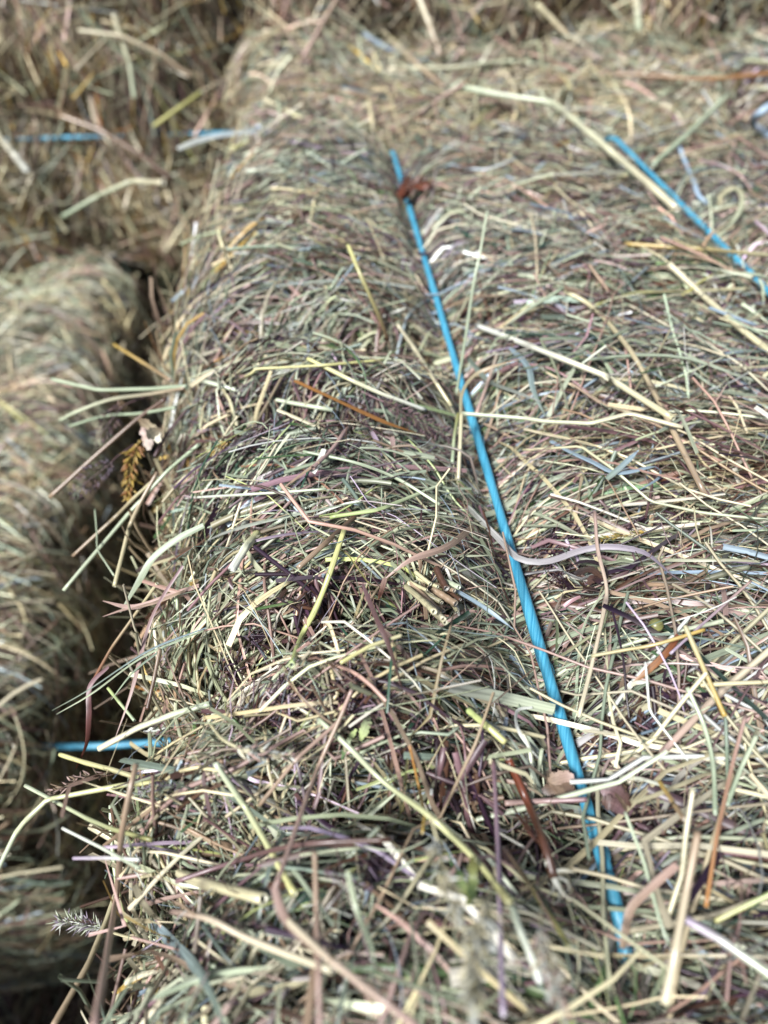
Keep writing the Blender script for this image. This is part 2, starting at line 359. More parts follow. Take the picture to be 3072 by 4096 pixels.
# ------------------------------------------------------------------ setting: ground
def ground():
    n = 60; a = np.linspace(-1, 1, n); a = np.sign(a)*np.abs(a)**2.2*60; xx, yy = np.meshgrid(a, a)
    V = np.stack([xx, yy, np.zeros_like(xx)], -1); V[..., 2] = -.012+.01*np.sin(xx*3.1+yy)*np.cos(yy*2.3)
    idx = np.arange(n*n).reshape(n, n); F = np.stack([idx[:-1, :-1], idx[:-1, 1:], idx[1:, 1:], idx[1:, :-1]], -1)
    m, t = node_mat('field_soil'); L = t.links.new
    tc = N(t, 'ShaderNodeTexCoord'); nz = N(t, 'ShaderNodeTexNoise'); nz.inputs['Scale'].default_value = 9; nz.inputs['Detail'].default_value = 8
    L(tc.outputs['Object'], nz.inputs['Vector']); cr = N(t, 'ShaderNodeValToRGB')
    cr.color_ramp.elements[0].color = (.05, .055, .025, 1); cr.color_ramp.elements[1].color = (.17, .15, .075, 1)
    cr.color_ramp.elements[0].position = .35; cr.color_ramp.elements[1].position = .7
    L(nz.outputs[0], cr.inputs[0]); b = N(t, 'ShaderNodeBsdfPrincipled'); b.inputs['Roughness'].default_value = .95; L(cr.outputs[0], b.inputs['Base Color'])
    o = N(t, 'ShaderNodeOutputMaterial'); L(b.outputs[0], o.inputs[0])
    acc = Acc(); acc.add(V, F, np.full(V.shape, .1), np.zeros(V.shape)); g = acc.build('ground', m); g['kind'] = 'structure'
    g['label'] = 'stubbly field soil under the stacked bales'
ground()

# ------------------------------------------------------------------ photo position -> place in the scene
F0 = 1106/math.tan(R(35.8))
fw = np.array([math.sin(YAW)*math.cos(PITCH), math.cos(YAW)*math.cos(PITCH), -math.sin(PITCH)])
rt = np.array([math.cos(YAW), -math.sin(YAW), 0]); up_ = np.cross(rt, fw); CAM = np.array([0, 0, ZT+CH])
LIFT = .005
def ray(x, y): return fw+(x-829.5)/F0*rt+(1106-y)/F0*up_

# ------------------------------------------------------------------ bales
MX, MY, MH = .147, .16, .30
T1, T2 = -.087, .087
def main_extra(u, v):
    left = 1/(1+np.exp((u+.092)/.006))
    crest = .010*np.exp(-((u+.142)/.036)**2)*left
    mid = .004*np.exp(-(u/.05)**2)
    bul = .022*np.exp(-((v-.24)/.13)**2)*np.exp(-((u+.235)/.05)**2)
    return crest+mid+bul+.006
SE = [(Y-MY, A, sg, sl, -.155, .066) for Y, A, sg, sl in ((.470,.006,.012,.1),(.292,.030,.014,.05),(.230,.026,.010,-.1),(.172,.008,.007,.1),(.127,.018,.008,.05),(.099,.012,.006,-.1),(.073,.018,.008,.1),(.047,.012,.007,0),(.02,.01,.006,0))]
SE += [(Y-MY, .004, .008, .1, .08, .15) for Y in (.50, .41, .31, .235, .15, .09, .04)]
MB = Bale(.408, .93, MH, .04, SE, (T1, T2), .005, 3, main_extra, .010)
main = tag(empty('hay_bale', (MX, MY, ZT-MH)), 'large mixed green and tan hay bale tied lengthwise with two bright blue twines', 'hay bale', 'stacked hay bales')
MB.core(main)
def H(x, y):
    """height of the main bale's surface (or of the bale behind it) at a place"""
    ly = y-MY
    if abs(ly) > .45: return ZT
    u = np.linspace(-.30, .30, 400); P = MB.base(u, np.full_like(u, ly)); i = np.argsort(P[:, 0])
    q = P[:, 2] > MH-.08
    return float(np.interp(x-MX, P[q][:, 0], P[q][:, 2]))+ZT-MH
def place(x, y, lift, mode='T', z=None):
    d = ray(x, y)
    if mode == 'T':
        lift = lift+LIFT; zz = ZT+lift
        for _ in range(12):
            t = (zz-CAM[2])/d[2]; p = CAM+d*t; zz = .5*zz+.5*(H(p[0], p[1])+lift)
        t = (zz-CAM[2])/d[2]; return CAM+d*t
    if mode == 'Z': return CAM+d*((ZT+lift-CAM[2])/d[2])
    if mode == 'W': return CAM+d*((.845-lift-CAM[1])/d[1])

for px, py, rr, dz in ((938,1300,.0085,.008), (570,1628,.007,.006), (1205,1690,.006,.007), (1320,1712,.006,.007), (1265,1240,.006,.005)):
    p = place(px, py, 0.); MB.hollows.append((p[0]-MX, p[1]-MY, rr, dz))
MB.creases = [(.292-MY, .016, .013), (.230-MY, .014, .010), (.127-MY, .009, .007), (.073-MY, .010, .008)]
archf = lambda u: np.where(u < T1, -.013*np.where(u < -.14, .5, 1.)*np.clip((u+.140)/.055, -1.3, 1.2)**2, 0*u)
hay = Acc()
near = (-.17, .45); vis = (-.15, .45)
# left flakes
UL = (-.29, T1+.004)
grow(hay, MB, 5000, UL, (-.17, .10), P_LEFT, (.025, .085), (.0004, .0015), (-.013, .003), 0, .24, arch=archf, stiff=1.0, lift=.003, avoid=(T1,))
grow(hay, MB, 3800, UL, (.10, .45), P_LEFT, (.035, .10), (.0007, .0019), (-.013, .003), 0, .24, arch=archf, stiff=1.0, lift=.003, avoid=(T1,))
grow(hay, MB, 3000, UL, near, P_LEFT, (.025, .085), (.0004, .0011), (-.002, .006), 0, .8, clump=False, arch=archf, stiff=.7, lift=.005, avoid=(T1,))
grow(hay, MB, 1500, UL, near, P_LEFT, (.006, .02), (.0005, .0016), (.000, .006), 0, 1.2, clump=False, stiff=.8, lift=.003, avoid=(T1,))
grow(hay, MB, 4200, UL, near, P_LEFT, (.02, .06), (.00018, .0004), (-.003, .008), 0, .9, clump=False, stiff=.5, lift=.006, curl=2.2, avoid=(T1,), tube=1)
# right of the first twine
UR = (T1-.004, .27)
grow(hay, MB, 7000, UR, (-.17, .08), P_RIGHT, (.03, .10), (.0004, .0015), (-.013, .003), 0, .26, arch=archf, stiff=.9, lift=.003, avoid=(T1, T2))
grow(hay, MB, 6800, UR, (.08, .45), P_RIGHT, (.04, .12), (.0007, .0020), (-.013, .003), 0, .24, arch=archf, stiff=.9, lift=.003, avoid=(T1, T2))
grow(hay, MB, 4200, UR, near, P_RIGHT, (.03, .10), (.0004, .0012), (-.002, .007), 0, .75, clump=False, stiff=.6, lift=.006, avoid=(T1, T2))
grow(hay, MB, 1500, UR, near, P_RIGHT, (.006, .02), (.0005, .0016), (0, .006), 0, 1.2, clump=False, stiff=.8, lift=.003, avoid=(T1, T2))
grow(hay, MB, 5500, UR, near, P_RIGHT, (.02, .07), (.00018, .0004), (-.003, .008), 0, .9, clump=False, stiff=.5, lift=.006, curl=2.4, avoid=(T1, T2), tube=1)
grow(hay, MB, 520, (T1+.012, .26), near, P_TOP, (.05, .14), (.0006, .0012), (.003, .009), 0, 1.0, clump=False, stiff=.7, lift=.006, kinky=.3, avoid=(T1, T2), tube=.6)
grow(hay, MB, 160, (-.24, T1-.01), near, P_TOP, (.04, .10), (.0006, .0012), (.003, .008), .2, .9, clump=False, stiff=.7, lift=.007, kinky=.3, avoid=(T1,), tube=.6)
grow(hay, MB, 300, (-.26, .20), (-.17, -.05), P_TOP, (.05, .12), (.0007, .0014), (.002, .010), .3, 1.0, clump=False, stiff=.8, lift=.007, kinky=.3, tube=.5)
grow(hay, MB, 2600, (-.25, .25), (.10, .45), P_RIGHT, (.03, .09), (.0006, .0016), (-.002, .006), 0, .95, clump=False, stiff=.9, lift=.005, avoid=(T1, T2))
grow(hay, MB, 700, (-.25, .25), (.10, .45), P_DARK, (.012, .05), (.0006, .002), (-.001, .005), 0, .9, clump=False, stiff=.9, lift=.004, avoid=(T1, T2))
# left side face, strands bent down over the edge
grow(hay, MB, 7000, (-.44, -.20), near, P_SIDE, (.03, .09), (.0006, .0016), (-.004, .006), 0, .35, stiff=.6, lift=.008)
grow(hay, MB, 900, (-.30, -.22), near, P_SIDE, (.04, .09), (.0006, .0014), (.000, .010), 0, .5, clump=False, stiff=1.0, lift=.014)
# far end and hidden remainder, thinner
grow(hay, MB, 3500, (-.42, .46), (-.45, -.17), P_RIGHT, (.04, .10), (.001, .002), (-.004, .004), 0, .4)
grow(hay, MB, 1500, (.27, .46), near, P_SIDE, (.04, .10), (.001, .002), (-.004, .004), 0, .4)
cap_hay(hay, MB, -1, 1500, P_SIDE); cap_hay(hay, MB, 1, 1200, P_SIDE)
# dark purple grass-flower litter lying in the seams
def litter(px, py, rx, n, pal, length=(.003, .011), width=(.0002, .0006), th=0., sp=.6, d=(.0, .005)):
    p = place(px, py, .002); r = rx*np.dot(p-CAM, fw)/F0
    lx, ly = p[0]-MX, p[1]-MY; uu = np.linspace(-.33, .3, 500); PP = MB.base(uu, np.full_like(uu, ly)); u0 = uu[np.argmin(np.abs(PP[:, 0]-lx)+10*np.maximum(0, MH-.1-PP[:, 2]))]
    k = 40
    for _ in range(max(1, int(n*.55)//k)):
        a, c = rng.normal(0, r*.5), rng.normal(0, r*.22)
        grow(hay, MB, k, (u0+a-r*.12, u0+a+r*.12), (ly+c-.002, ly+c+.002), pal, length, width, d, th, sp, clump=False, stiff=.8, lift=.002, kinky=0, k=4, tube=.7, avoid=(T1, T2))
P_PUR = palette(purple=7, mauve=3, lilac=.6, brown=3, dark=2)
for px, py, rx, n in ((700,785,260,900),(560,785,180,500),(860,800,120,300),(520,945,110,600),(850,900,160,620),(650,955,220,500),(950,950,60,280),(1190,1165,90,480),(1260,1235,60,260),(800,1510,160,520),(860,1270,60,160),(600,1480,120,300),(860,1520,90,300),(720,2080,60,160),(620,640,150,200),(1390,1120,160,300),(500,1370,120,220),(790,1860,80,200)):
    litter(px, py, rx, n, P_PUR)
for px, py, rx, n in ((900,430,120,240),(640,390,60,120),(1280,1560,90,240),(1230,1700,70,240),(600,1270,160,220),(950,1620,140,240),(1500,1500,160,240),(1000,1800,200,240),(1400,1780,120,260)):
    litter(px, py, rx, n, P_DARK, (.003, .012), (.0005, .0016), sp=1.2)
h = hay.build('loose_hay', M_HAY, main); h['kind'] = 'stuff'
for uc in (T1, T2):
    tp = loop_path(MB, uc, .0026 if uc == T1 else .0085)
    tp[:120, 2] -= .016/(1+np.exp((tp[:120, 1]+.1235)/.003))      # it sinks under the hay towards the near end
    tp[:120, 2] -= .012/(1+np.exp(-(tp[:120, 1]-.452)/.004))
    twine_mesh(tp, .0018, pitch=.034, parent=main)['label'] = 'bright turquoise twine along the bale, nearer its frayed edge' if uc == T1 else 'bright turquoise twine along the bale, farther from its frayed edge'

def simple_bale(loc, rz, dims, label, pal, patches, twines=(), seed=1, seams=(), tint=1., caps=(), amp=.010, rings=(), width=(.0007, .002)):
    b = Bale(*dims, .035, seams, twines, amp, seed)
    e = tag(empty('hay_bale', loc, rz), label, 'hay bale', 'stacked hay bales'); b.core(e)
    a = Acc()
    for ur, vr, n in patches:
        grow(a, b, int(n*.62), ur, vr, pal, (.05, .15), width, (-.010, .006), 0, .38, stiff=.5, tint=tint, lift=.007)
        grow(a, b, int(n*.30), ur, vr, pal, (.03, .10), width, (-.001, .012), 0, .8, clump=False, stiff=.8, lift=.010, tint=tint)
        grow(a, b, int(n*.08), ur, vr, P_TOP, (.05, .15), (.0008, .0017), (.004, .014), 0, 1.1, clump=False, stiff=.8, lift=.010, kinky=.3, tint=tint)
    for end, n in caps: cap_hay(a, b, end, n, pal, tint)
    o = a.build('loose_hay', M_HAY, e); o['kind'] = 'stuff'
    for z in rings:                       # twine lying level round an upright bale
        x, y = b.w/2+.003, b.L/2+.004
        twine_mesh([[-x, -y, z], [-x-.002, 0, z], [-x, y, z], [0, y+.004, z], [x, y, z], [x, -y, z], [0, -y-.004, z], [-x, -y, z]], .0022, .034, parent=e, step=.002)
    for c in twines: twine_mesh(loop_path(b, c, .002), .0024, parent=e, step=.002)
    return e, b
allround = lambda w, h: (-(w/2+h), w/2+h)
# bale under the main one
simple_bale((MX+.012, MY+.02, ZT-.60), 0, (.40, .9, .305), 'lower hay bale carrying the large twine-tied bale, deep in the dark gap', P_SIDE,
            [((-.50, -.18), (-.45, .45), 2600), ((.18, .50), (-.45, .45), 900)], (-.087, .087), 11, caps=((-1, 700), (1, 300)))
# lower left bale
yw = math.atan(.06)
simple_bale((-.212-.168-.475*math.sin(yw), .215+.475*math.cos(yw)-.02, ZT-.60), yw, (.335, .95, .385), 'pale out-of-focus hay bale lying lower, left of the dark gap', P_LOW,
            [((-.17, .24), (-.47, .20), 12000), ((.24, .5), (-.47, .47), 2600), ((-.5, -.17), (-.47, .47), 900)], (), 12, caps=((-1, 2600), (1, 300)), seams=[(v, .004, .01, .1, 0, .2) for v in (-.36, -.24, -.11, .03, .16)], tint=1.2)
# bottom layer under the gap, lying crossways
simple_bale((-.28, .32, ZT-.93), R(90), (.43, .95, .325), 'brown hay bale, coloured darker for shade, at the bottom of the gap, under the length of blue twine', P_BROWN_SHADE,
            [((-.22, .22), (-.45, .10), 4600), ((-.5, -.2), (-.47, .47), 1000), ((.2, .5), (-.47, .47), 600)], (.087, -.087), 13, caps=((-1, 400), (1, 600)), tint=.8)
simple_bale((-.30, -.12, ZT-.93), R(90), (.43, .95, .325), 'shadowed straw-littered hay bale low in the bottom left corner', P_BROWN_SHADE,
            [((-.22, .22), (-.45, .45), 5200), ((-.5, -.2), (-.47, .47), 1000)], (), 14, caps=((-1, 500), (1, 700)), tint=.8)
simple_bale((-.47, -.20, ZT-.60), 0, (.42, .46, .49), 'unseen near hay bale added to shade the bottom left corner, left of the large twine-tied bale', P_LOW,
            [((-.5, .5), (-.2, .2), 2600)], (), 19, caps=((-1, 600), (1, 900)))  # added out of view to block light from the bottom left corner
# bale continuing behind the main one
simple_bale((MX+.02, .637+.45, ZT-.30), 0, (.45, .9, .30), 'blurred hay bale butted end to end behind the large twine-tied bale', palette(straw=18, blond=15, tan=11, pink=11, sage=10, pale=11, mauve=5, greygreen=4, brown=6, blue=2),
            [((-.25, .25), (-.46, -.12), 9500), ((-.48, -.2), (-.45, .45), 3000), ((.2, .48), (-.45, .45), 600)], (), 15, caps=((-1, 900),), amp=.012)
simple_bale((-.006, .645+.45, ZT-.60), 0, (.445, .9, .30), 'lower hay bale closing the far end of the dark gap', P_SIDE,
            [((-.26, .05), (-.46, 0.), 2400), ((-.5, -.2), (-.45, .45), 1200)], (), 20, caps=((-1, 1600),))
# walls of hay at the back: local x faces the camera at -90 deg
simple_bale((-.545, .86+.165, ZT-.215), R(90), (.33, .95, .46), 'brown tan hay bale standing at upper left, its stalks hanging upright', P_WALL,
            [((-.62, -.10), (-.47, .2), 12500), ((.1, .6), (-.47, .47), 700)], (), 16, caps=((-1, 1600), (1, 400)), rings=(.152,))
simple_bale((.395, .885+.165, ZT-.006), R(90), (.33, .95, .36), 'brown hay bale standing across the back at the top of the picture', P_WALL,
            [((-.50, -.10), (-.47, .47), 9500), ((.1, .5), (-.47, .47), 700)], (), 17, caps=((-1, 500), (1, 900)))
# neighbour on the right
simple_bale((.372+.225, .43, ZT-.60), 0, (.43, .92, .605), 'hay bale edge at the far right, beyond the second blue twine', P_RIGHT,
            [((-.35, .22), (-.46, .46), 6500), ((-.6, -.3), (-.45, .45), 900)], (), 18, caps=((-1, 900),))
#HEROES
# ------------------------------------------------------------------ single stalks, blades, seed heads one can point to
def frame_up(P):
    T = tangents(P[None]); Nn = np.tile(np.array([0., -.25, 1.]), (1, len(P), 1)); Nn = Nn-T*(Nn*T).sum(-1, keepdims=True)
    bad = np.linalg.norm(Nn, axis=-1) < .2; Nn[bad] = np.cross(T[bad], (1., 0, 0)); return unit(Nn)
def stem_mesh(acc, P, W, c0, c1=None, nodes=(), m=8, hollow=True, flat=1.):
    n = len(P); T = tangents(P[None])[0]; s = np.linspace(0, 1, n); c1 = c0 if c1 is None else c1
    C = c0+(c1-c0)*s[:, None]; W = np.broadcast_to(W, (n,)).copy()*(1+.05*np.sin(s*23+rng.uniform(0, 6)))
    for q in nodes:
        g = np.exp(-((s-q)/.018)**2); W *= 1+.4*g; C = C*(1-.55*g[:, None])+PAL['purple']*.55*g[:, None]
    if hollow:
        P = np.concatenate([[P[0]+T[0]*W[0]*2, P[0]+T[0]*W[0]*.05], P, [P[-1]-T[-1]*W[-1]*.05, P[-1]-T[-1]*W[-1]*2]]); W = np.r_[W[0]*.5, W[0]*.62, W, W[-1]*.62, W[-1]*.5]
        T = np.concatenate([T[:1], T[:1], T, T[-1:], T[-1:]]); pal_end = C[-1]*.55+PAL['white']*.45; C = np.concatenate([[C[0]*.5, C[0]*.6+PAL['white']*.4], C, [pal_end, C[-1]*.5]])
    Nn = frame_up(P); Nn = unit(Nn-T[None]*(Nn*T[None]).sum(-1, keepdims=True))
    tubes(acc, P[None], Nn, W[None], C[None], m=m, T=T[None], flat=flat)
def blade_mesh(acc, P, W, c0, c1=None, tip=.15, base=.8, fold=.15, twist=0., tear=0.):
    n = len(P); s = np.linspace(0, 1, n); c1 = c0 if c1 is None else c1
    pr = np.minimum(1, base+(1-base)*s*6)*np.minimum(1, tip+(1-tip)*(1-s)*3.2)
    C = c0+(c1-c0)*s[:, None]; Nn = frame_up(P); W = np.broadcast_to(W, (n,))*pr*(1+tear*np.sin(s*40+1)*np.sin(s*17))
    roll = (rng.normal(0, .35)+twist*(s-.5)+.12*np.sin(s*9+rng.uniform(0, 6)))[None]
    ribbons(acc, P[None], Nn, W[None], C[None], fold=fold, roll=roll)
def points(pts, lift, mode):
    n = len(pts); l = np.interp(np.linspace(0, 1, n), np.linspace(0, 1, len(lift)), lift) if not np.isscalar(lift) else np.full(n, lift)
    return np.array([place(x, y, a, mode) for (x, y), a in zip(pts, l)])
def wm(px, P): return px*np.array([np.dot(p-CAM, fw) for p in P]).mean()/F0
def K(c): return PAL[c]*1.0
def hero_leaf(acc, P, W, c0, c1, twist):
    blade_mesh(acc, P, W*rng.uniform(.8, 1.1), c0, c1, tip=.4, base=.45, fold=rng.normal(0, .06), twist=twist, tear=.28)
def hero(kind, name, cat, label, pts, w, c0, c1=None, lift=(.003, .003), mode='T', smooth=None, nodes=(), parent=None, group=None, twist=0., n=26, tip=.15, plabel=None):
    Q = points(pts, lift, mode); smooth = (kind == 'b') if smooth is None else smooth
    P = catmull(Q, n) if smooth or len(Q) == 2 else polyline(Q, n)
    if len(Q) == 2 and kind == 's': P = P+np.sin(np.linspace(0, math.pi, len(P)))[:, None]*rng.normal(0, .012, 3)*np.linalg.norm(Q[1]-Q[0])
    W = wm(w, P); acc = Acc(); c1 = K(c1) if c1 else None
    if kind == 's': stem_mesh(acc, P, W, K(c0), c1, nodes)
    elif name == 'leaf_flap': hero_leaf(acc, P, W, K(c0), c1, twist)
    else: blade_mesh(acc, P, W, K(c0), c1, twist=twist, tip=tip)
    if parent is not None:
        o = acc.build(name, M_STEM if kind == 's' else M_LEAF, None, P[0]); o.parent = parent; o.location = P[0]-np.array(parent.location)
        if plabel: o['label'] = plabel
        return o
    o = acc.build(name, M_STEM if kind == 's' else M_LEAF, None, P[0])
    return tag(o, label, cat, group)
def root(name, cat, label, px, py, lift=.003, mode='T', group=None):
    return tag(empty(name, place(px, py, lift, mode)), label, cat, group)
G1, G2, G3 = 'loose straw stalks lying on the bale', 'loose dry grass blades on the bale', 'stalks poking out of the bale side into the gap'
st = lambda *a, **k: hero('s', 'straw_stalk', 'straw stalk', *a, **k)
bl = lambda *a, **k: hero('b', 'grass_leaf', 'grass leaf', *a, **k)

# the bent straw across the first twine
r = root('bent_straw', 'straw stalk', 'pale straw snapped into a right angle, lying across the near blue twine', 995, 893, .012, group=G1)
hero('s', 'stem', None, None, [(995,893),(1130,903),(1175,910),(1275,915),(1360,893),(1475,923)], 9, 'pale', 'blond', (.014, .012), parent=r, nodes=(.0,))
hero('s', 'broken_stem', None, None, [(997,893),(994,960),(990,1036)], 9, 'straw', 'blond', (.014, .003), parent=r)
hero('s', 'side_stem', None, None, [(990,893),(981,945),(977,1000)], 8, 'olive', 'sage', (.013, .003), parent=r)
hero('b', 'leaf_blade', None, None, [(995,900),(998,850),(1020,815),(1055,795),(1132,773)], 7, 'straw', 'tan', (.014, .022), parent=r)
st('thin upright pale green stalk rising beside the near blue twine', [(986,850),(1004,740),(1022,620),(1038,540),(1052,458)], 6, 'sage', 'pale', (.002, .040), smooth=True, group=G1)
st('short yellow stalk standing up left of the near twine, dark at its foot', [(838,735),(822,690),(800,640),(775,585),(752,530)], 9, 'brown', 'yellow', (.002, .024), smooth=True, group=G1)
st('long pale straw slanting between the twines, white at its upper end', [(1030,703),(1210,773),(1310,813),(1455,905)], 13, 'white', 'straw', (.009, .007), nodes=(.3,), group=G1)
st('brownish yellow straw curving down between the two twines', [(1220,628),(1280,663),(1355,748),(1405,833),(1455,933),(1525,1073)], 11, 'straw', 'tan', (.004, .008), smooth=True, nodes=(.6,), group=G1)
st('thin kinked pale straw right of the near twine, ending at the picture edge', [(1130,972),(1255,964),(1330,1018),(1405,1083),(1520,1108),(1670,1124)], 6, 'straw', 'pale', (.006, .006), group=G1)
bl('narrow blue grey blade curving down beside the near twine', [(1100,748),(1140,793),(1152,843),(1178,900)], 13, 'blue', 'greygreen', (.006, .006), group=G2)
bl('blue grey blade curled into a hook right of the bent straw', [(1190,953),(1230,975),(1280,998),(1335,1022),(1415,1008),(1425,1030),(1380,1060)], 13, 'blue', 'blue', (.005, .008), group=G2, twist=1.)
bl('short blue grey blade crossing the hooked blade', [(1310,1035),(1345,1005),(1380,972)], 13, 'greygreen', 'blue', (.007, .010), group=G2)
bl('dark grey green blade arching right of the near twine', [(1012,775),(1055,822),(1110,845),(1170,868)], 12, 'greygreen', 'grey', (.005, .007), group=G2)
st('pinkish straw bent upward close to the near twine', [(1028,898),(1063,800),(1094,703),(1130,676),(1216,622)], 8, 'pink', 'sage', (.006, .010), group=G1)
st('yellow straw bent toward the far blue twine', [(1285,660),(1370,632),(1480,628),(1620,624)], 7, 'olive', 'straw', (.006, .006), group=G1)
st('thick blond straw bent at its middle, crossing over the far blue twine', [(995,187),(1070,203),(1197,222),(1395,392),(1462,452)], 13, 'pale', 'blond', (.016, .010), group=G1, nodes=(.42,))
st('orange straw across the back bale at the right picture edge', [(1672,158),(1530,172),(1330,160)], 9, 'orange', 'tan', (.012, .010), group=G1)
st('pale stalk slanting up past the far twine near the right edge', [(1408,358),(1490,285),(1572,205)], 11, 'sage', 'pale', (.006, .016), group=G1)
st('blond straw slanting down across the far blue twine near the right edge', [(1445,570),(1520,640),(1600,710),(1670,765)], 13, 'blond', 'straw', (.008, .006), group=G1)
st('yellow straw lying level just below the far blue twine', [(1350,527),(1520,538),(1670,552)], 9, 'gold', 'straw', (.006, .008), group=G1)
bl('curly blond blade looping near the right picture edge', [(1553,445),(1560,420),(1588,405),(1604,430),(1590,470),(1560,500)], 10, 'straw', 'pale', (.004, .012), group=G2)
st('long blond stalk lying along the back edge of the top, upper centre', [(840,147),(980,146),(1100,133),(1230,152)], 9, 'blond', 'pale', (.012, .010), smooth=True, group=G1)
st('pale stalk over the back bale at upper centre, slanting to the right', [(800,40),(880,120),(960,190)], 9, 'blond', 'tan', (.02, .008), mode='T', group=G1)
# upper left
st('bright thick straw lying against the upper left bale at the picture edge', [(-12,283),(28,330),(62,372)], 15, 'blond', 'white', (.02, .03), mode='W', group=G1)
st('long brown stalk slanting down across the upper left bale into the gap', [(130,250),(215,281),(300,332),(372,388)], 11, 'tan', 'brown', (.02, .06), mode='W', group=G1)
st('pale bent straw reaching from the large bale over the gap at upper left', [(135,468),(210,425),(285,391),(352,395)], 11, 'sage', 'blond', (-.06, -.01), mode='Z', group=G1)
st('pale straw hanging down the upper left bale, bent at its top', [(170,66),(262,78),(345,115),(415,168)], 9, 'blond', 'tan', (.02, .03), mode='W', group=G1)
st('upright blond straw on the upper left bale face', [(245,30),(280,135),(291,214)], 10, 'blond', 'pale', (.015, .03), mode='W', group=G1)
bl('whitish blue blade beside the scrap of blue twine at upper left', [(383,322),(430,303),(480,291),(565,282)], 12, 'white', 'blue', (.004, .006), mode='Z', group=G2)
st('yellow green stalk bent back sharply at the far corner of the large bale', [(570,215),(662,262),(500,322)], 10, 'blond', 'yellow', (.012, .006), mode='Z', group=G1)
st('pale yellow stalk slanting over the upper gap at the bale corner', [(333,272),(385,235),(437,198)], 9, 'yellow', 'olive', (-.02, .02), mode='Z', group=G1)
st('thick pale straw hanging upright on the back bale at upper right', [(1374,-8),(1377,30),(1380,66)], 15, 'blond', 'pale', (.02, .03), mode='W', group=G1)
st('tan straw leaning across the back bale, top right of centre', [(1160,8),(1210,60),(1262,112)], 11, 'straw', 'tan', (.02, .05), mode='W', group=G1)
st('blond straw hanging on the back bale, top of the picture above the near twine', [(905,-6),(930,60),(952,122)], 12, 'blond', 'tan', (.02, .06), mode='W', group=G1)
st('tan straw leaning to the left on the back bale, top centre', [(730,-6),(690,62),(655,124)], 10, 'tan', 'pink', (.02, .05), mode='W', group=G1)
# the frayed edge above the gap
st('pale green stalk with a slight bend, uppermost of those poking left over the gap', [(112,819),(215,843),(325,840),(405,834)], 8, 'pale', 'sage', (-.02, .004), mode='Z', group=G3)
st('pale green stalk with a purple tip slanting down left over the gap', [(130,908),(165,890),(240,863),(332,850),(400,838)], 8, 'pale', 'tan', (-.03, .003), mode='Z', smooth=True, group=G3)
st('greenish stalk poking left over the gap, just under the purple tipped one', [(150,921),(225,899),(302,893),(380,880)], 7, 'sage', 'sage', (-.03, .002), mode='Z', smooth=True, group=G3)
st('thick brown stick slanting down left out of the frayed edge', [(107,1075),(175,1013),(240,955),(300,903),(360,860)], 9, 'tan', 'brown', (-.035, .0), mode='Z', smooth=True, group=G3)
st('short golden stalk slanting over the gap above the pale green ones', [(246,744),(320,790),(370,822)], 8, 'gold', 'tan', (-.02, .0), mode='Z', group=G3)
st('long straight pale green stalk slanting down left across the dark gap', [(137,1276),(280,1107),(365,1014),(430,960)], 8, 'pale', 'sage', (-.03, .008), mode='Z', group=G3)
st('tan stalk slanting over the gap beside the long straight green one', [(157,1201),(250,1116),(290,1075),(340,1030)], 7, 'tan', 'straw', (-.035, .0), mode='Z', group=G3)
st('straw stalk hanging steeply over the gap, left of the green blade', [(247,1267),(280,1136),(302,1088),(340,1020)], 9, 'straw', 'tan', (-.02, .003), mode='Z', group=G3)
st('hair thin curly fibre hanging in the dark gap', [(205,1100),(209,1150),(211,1186),(228,1215),(247,1244)], 3.5, 'sage', 'pale', (-.02, -.02), mode='Z', smooth=True, group=G3)
r = root('split_grass_leaf', 'grass leaf', 'pink tan blade split in two tips over the gap', 380, 1281, .003, group=G3)
hero('b', 'leaf_blade', None, None, [(430,1265),(380,1281),(290,1311),(222,1298)], 11, 'pink', 'pink', (.006, -.01), 'Z', parent=r)
hero('b', 'leaf_blade', None, None, [(400,1276),(330,1303),(270,1316),(222,1332)], 9, 'tan', 'pink', (.004, -.012), 'Z', parent=r)
bl('broad pale green blade arching down over the edge of the bale', [(440,1135),(380,1166),(330,1206),(300,1256),(260,1323)], 14, 'sage', 'pale', (.010, -.008), 'Z', group=G3)
bl('long pink stem drooping from the purple blade down over the gap', [(395,1222),(350,1291),(320,1356),(285,1491),(250,1591)], 9, 'mauve', 'pink', (.014, -.012), 'Z', group=G3)
bl('long lilac purple blade arching across the top of the frayed flakes', [(385,1232),(450,1168),(525,1138),(650,1109),(745,1090),(812,1080)], 10, 'lilac', 'sage', (.012, .006), group=G2)
bl('pink brown ribbon hanging straight down the left edge', [(430,1075),(385,1135),(372,1170),(380,1236),(390,1306),(384,1406)], 12, 'pink', 'tan', (.006, .010), group=G2, twist=1.5)
r = root('grass_tuft', 'grass leaf', 'pair of grey green blades fanning out low left over the gap', 445, 1356, .004, group=G3)
hero('b', 'leaf_blade', None, None, [(445,1356),(320,1406),(190,1491),(112,1535)], 9, 'blue', 'sage', (.006, -.012), 'Z', parent=r)
hero('b', 'leaf_blade', None, None, [(440,1362),(310,1418),(200,1497),(122,1543)], 8, 'sage', 'pale', (.006, -.014), 'Z', parent=r)
hero('b', 'leaf_blade', None, None, [(360,1395),(290,1450),(240,1512)], 6, 'greygreen', 'sage', (.003, -.01), 'Z', parent=r)
st('tan green stem slanting over the gap with a rusty lower end', [(196,1480),(240,1401),(300,1316),(340,1260)], 7, 'rust', 'straw', (-.03, .004), 'Z', group=G3)
bl('red brown curled blade hanging low over the gap', [(235,1440),(195,1481),(192,1546),(187,1606),(163,1662)], 11, 'mauve', 'rust', (-.01, -.03), 'Z', group=G3, twist=1.8)
st('thick pale straw with a torn end poking left above the scrap of blue twine', [(213,1618),(300,1571),(380,1541),(455,1520)], 14, 'blond', 'pale', (-.006, .006), 'Z', group=G3)
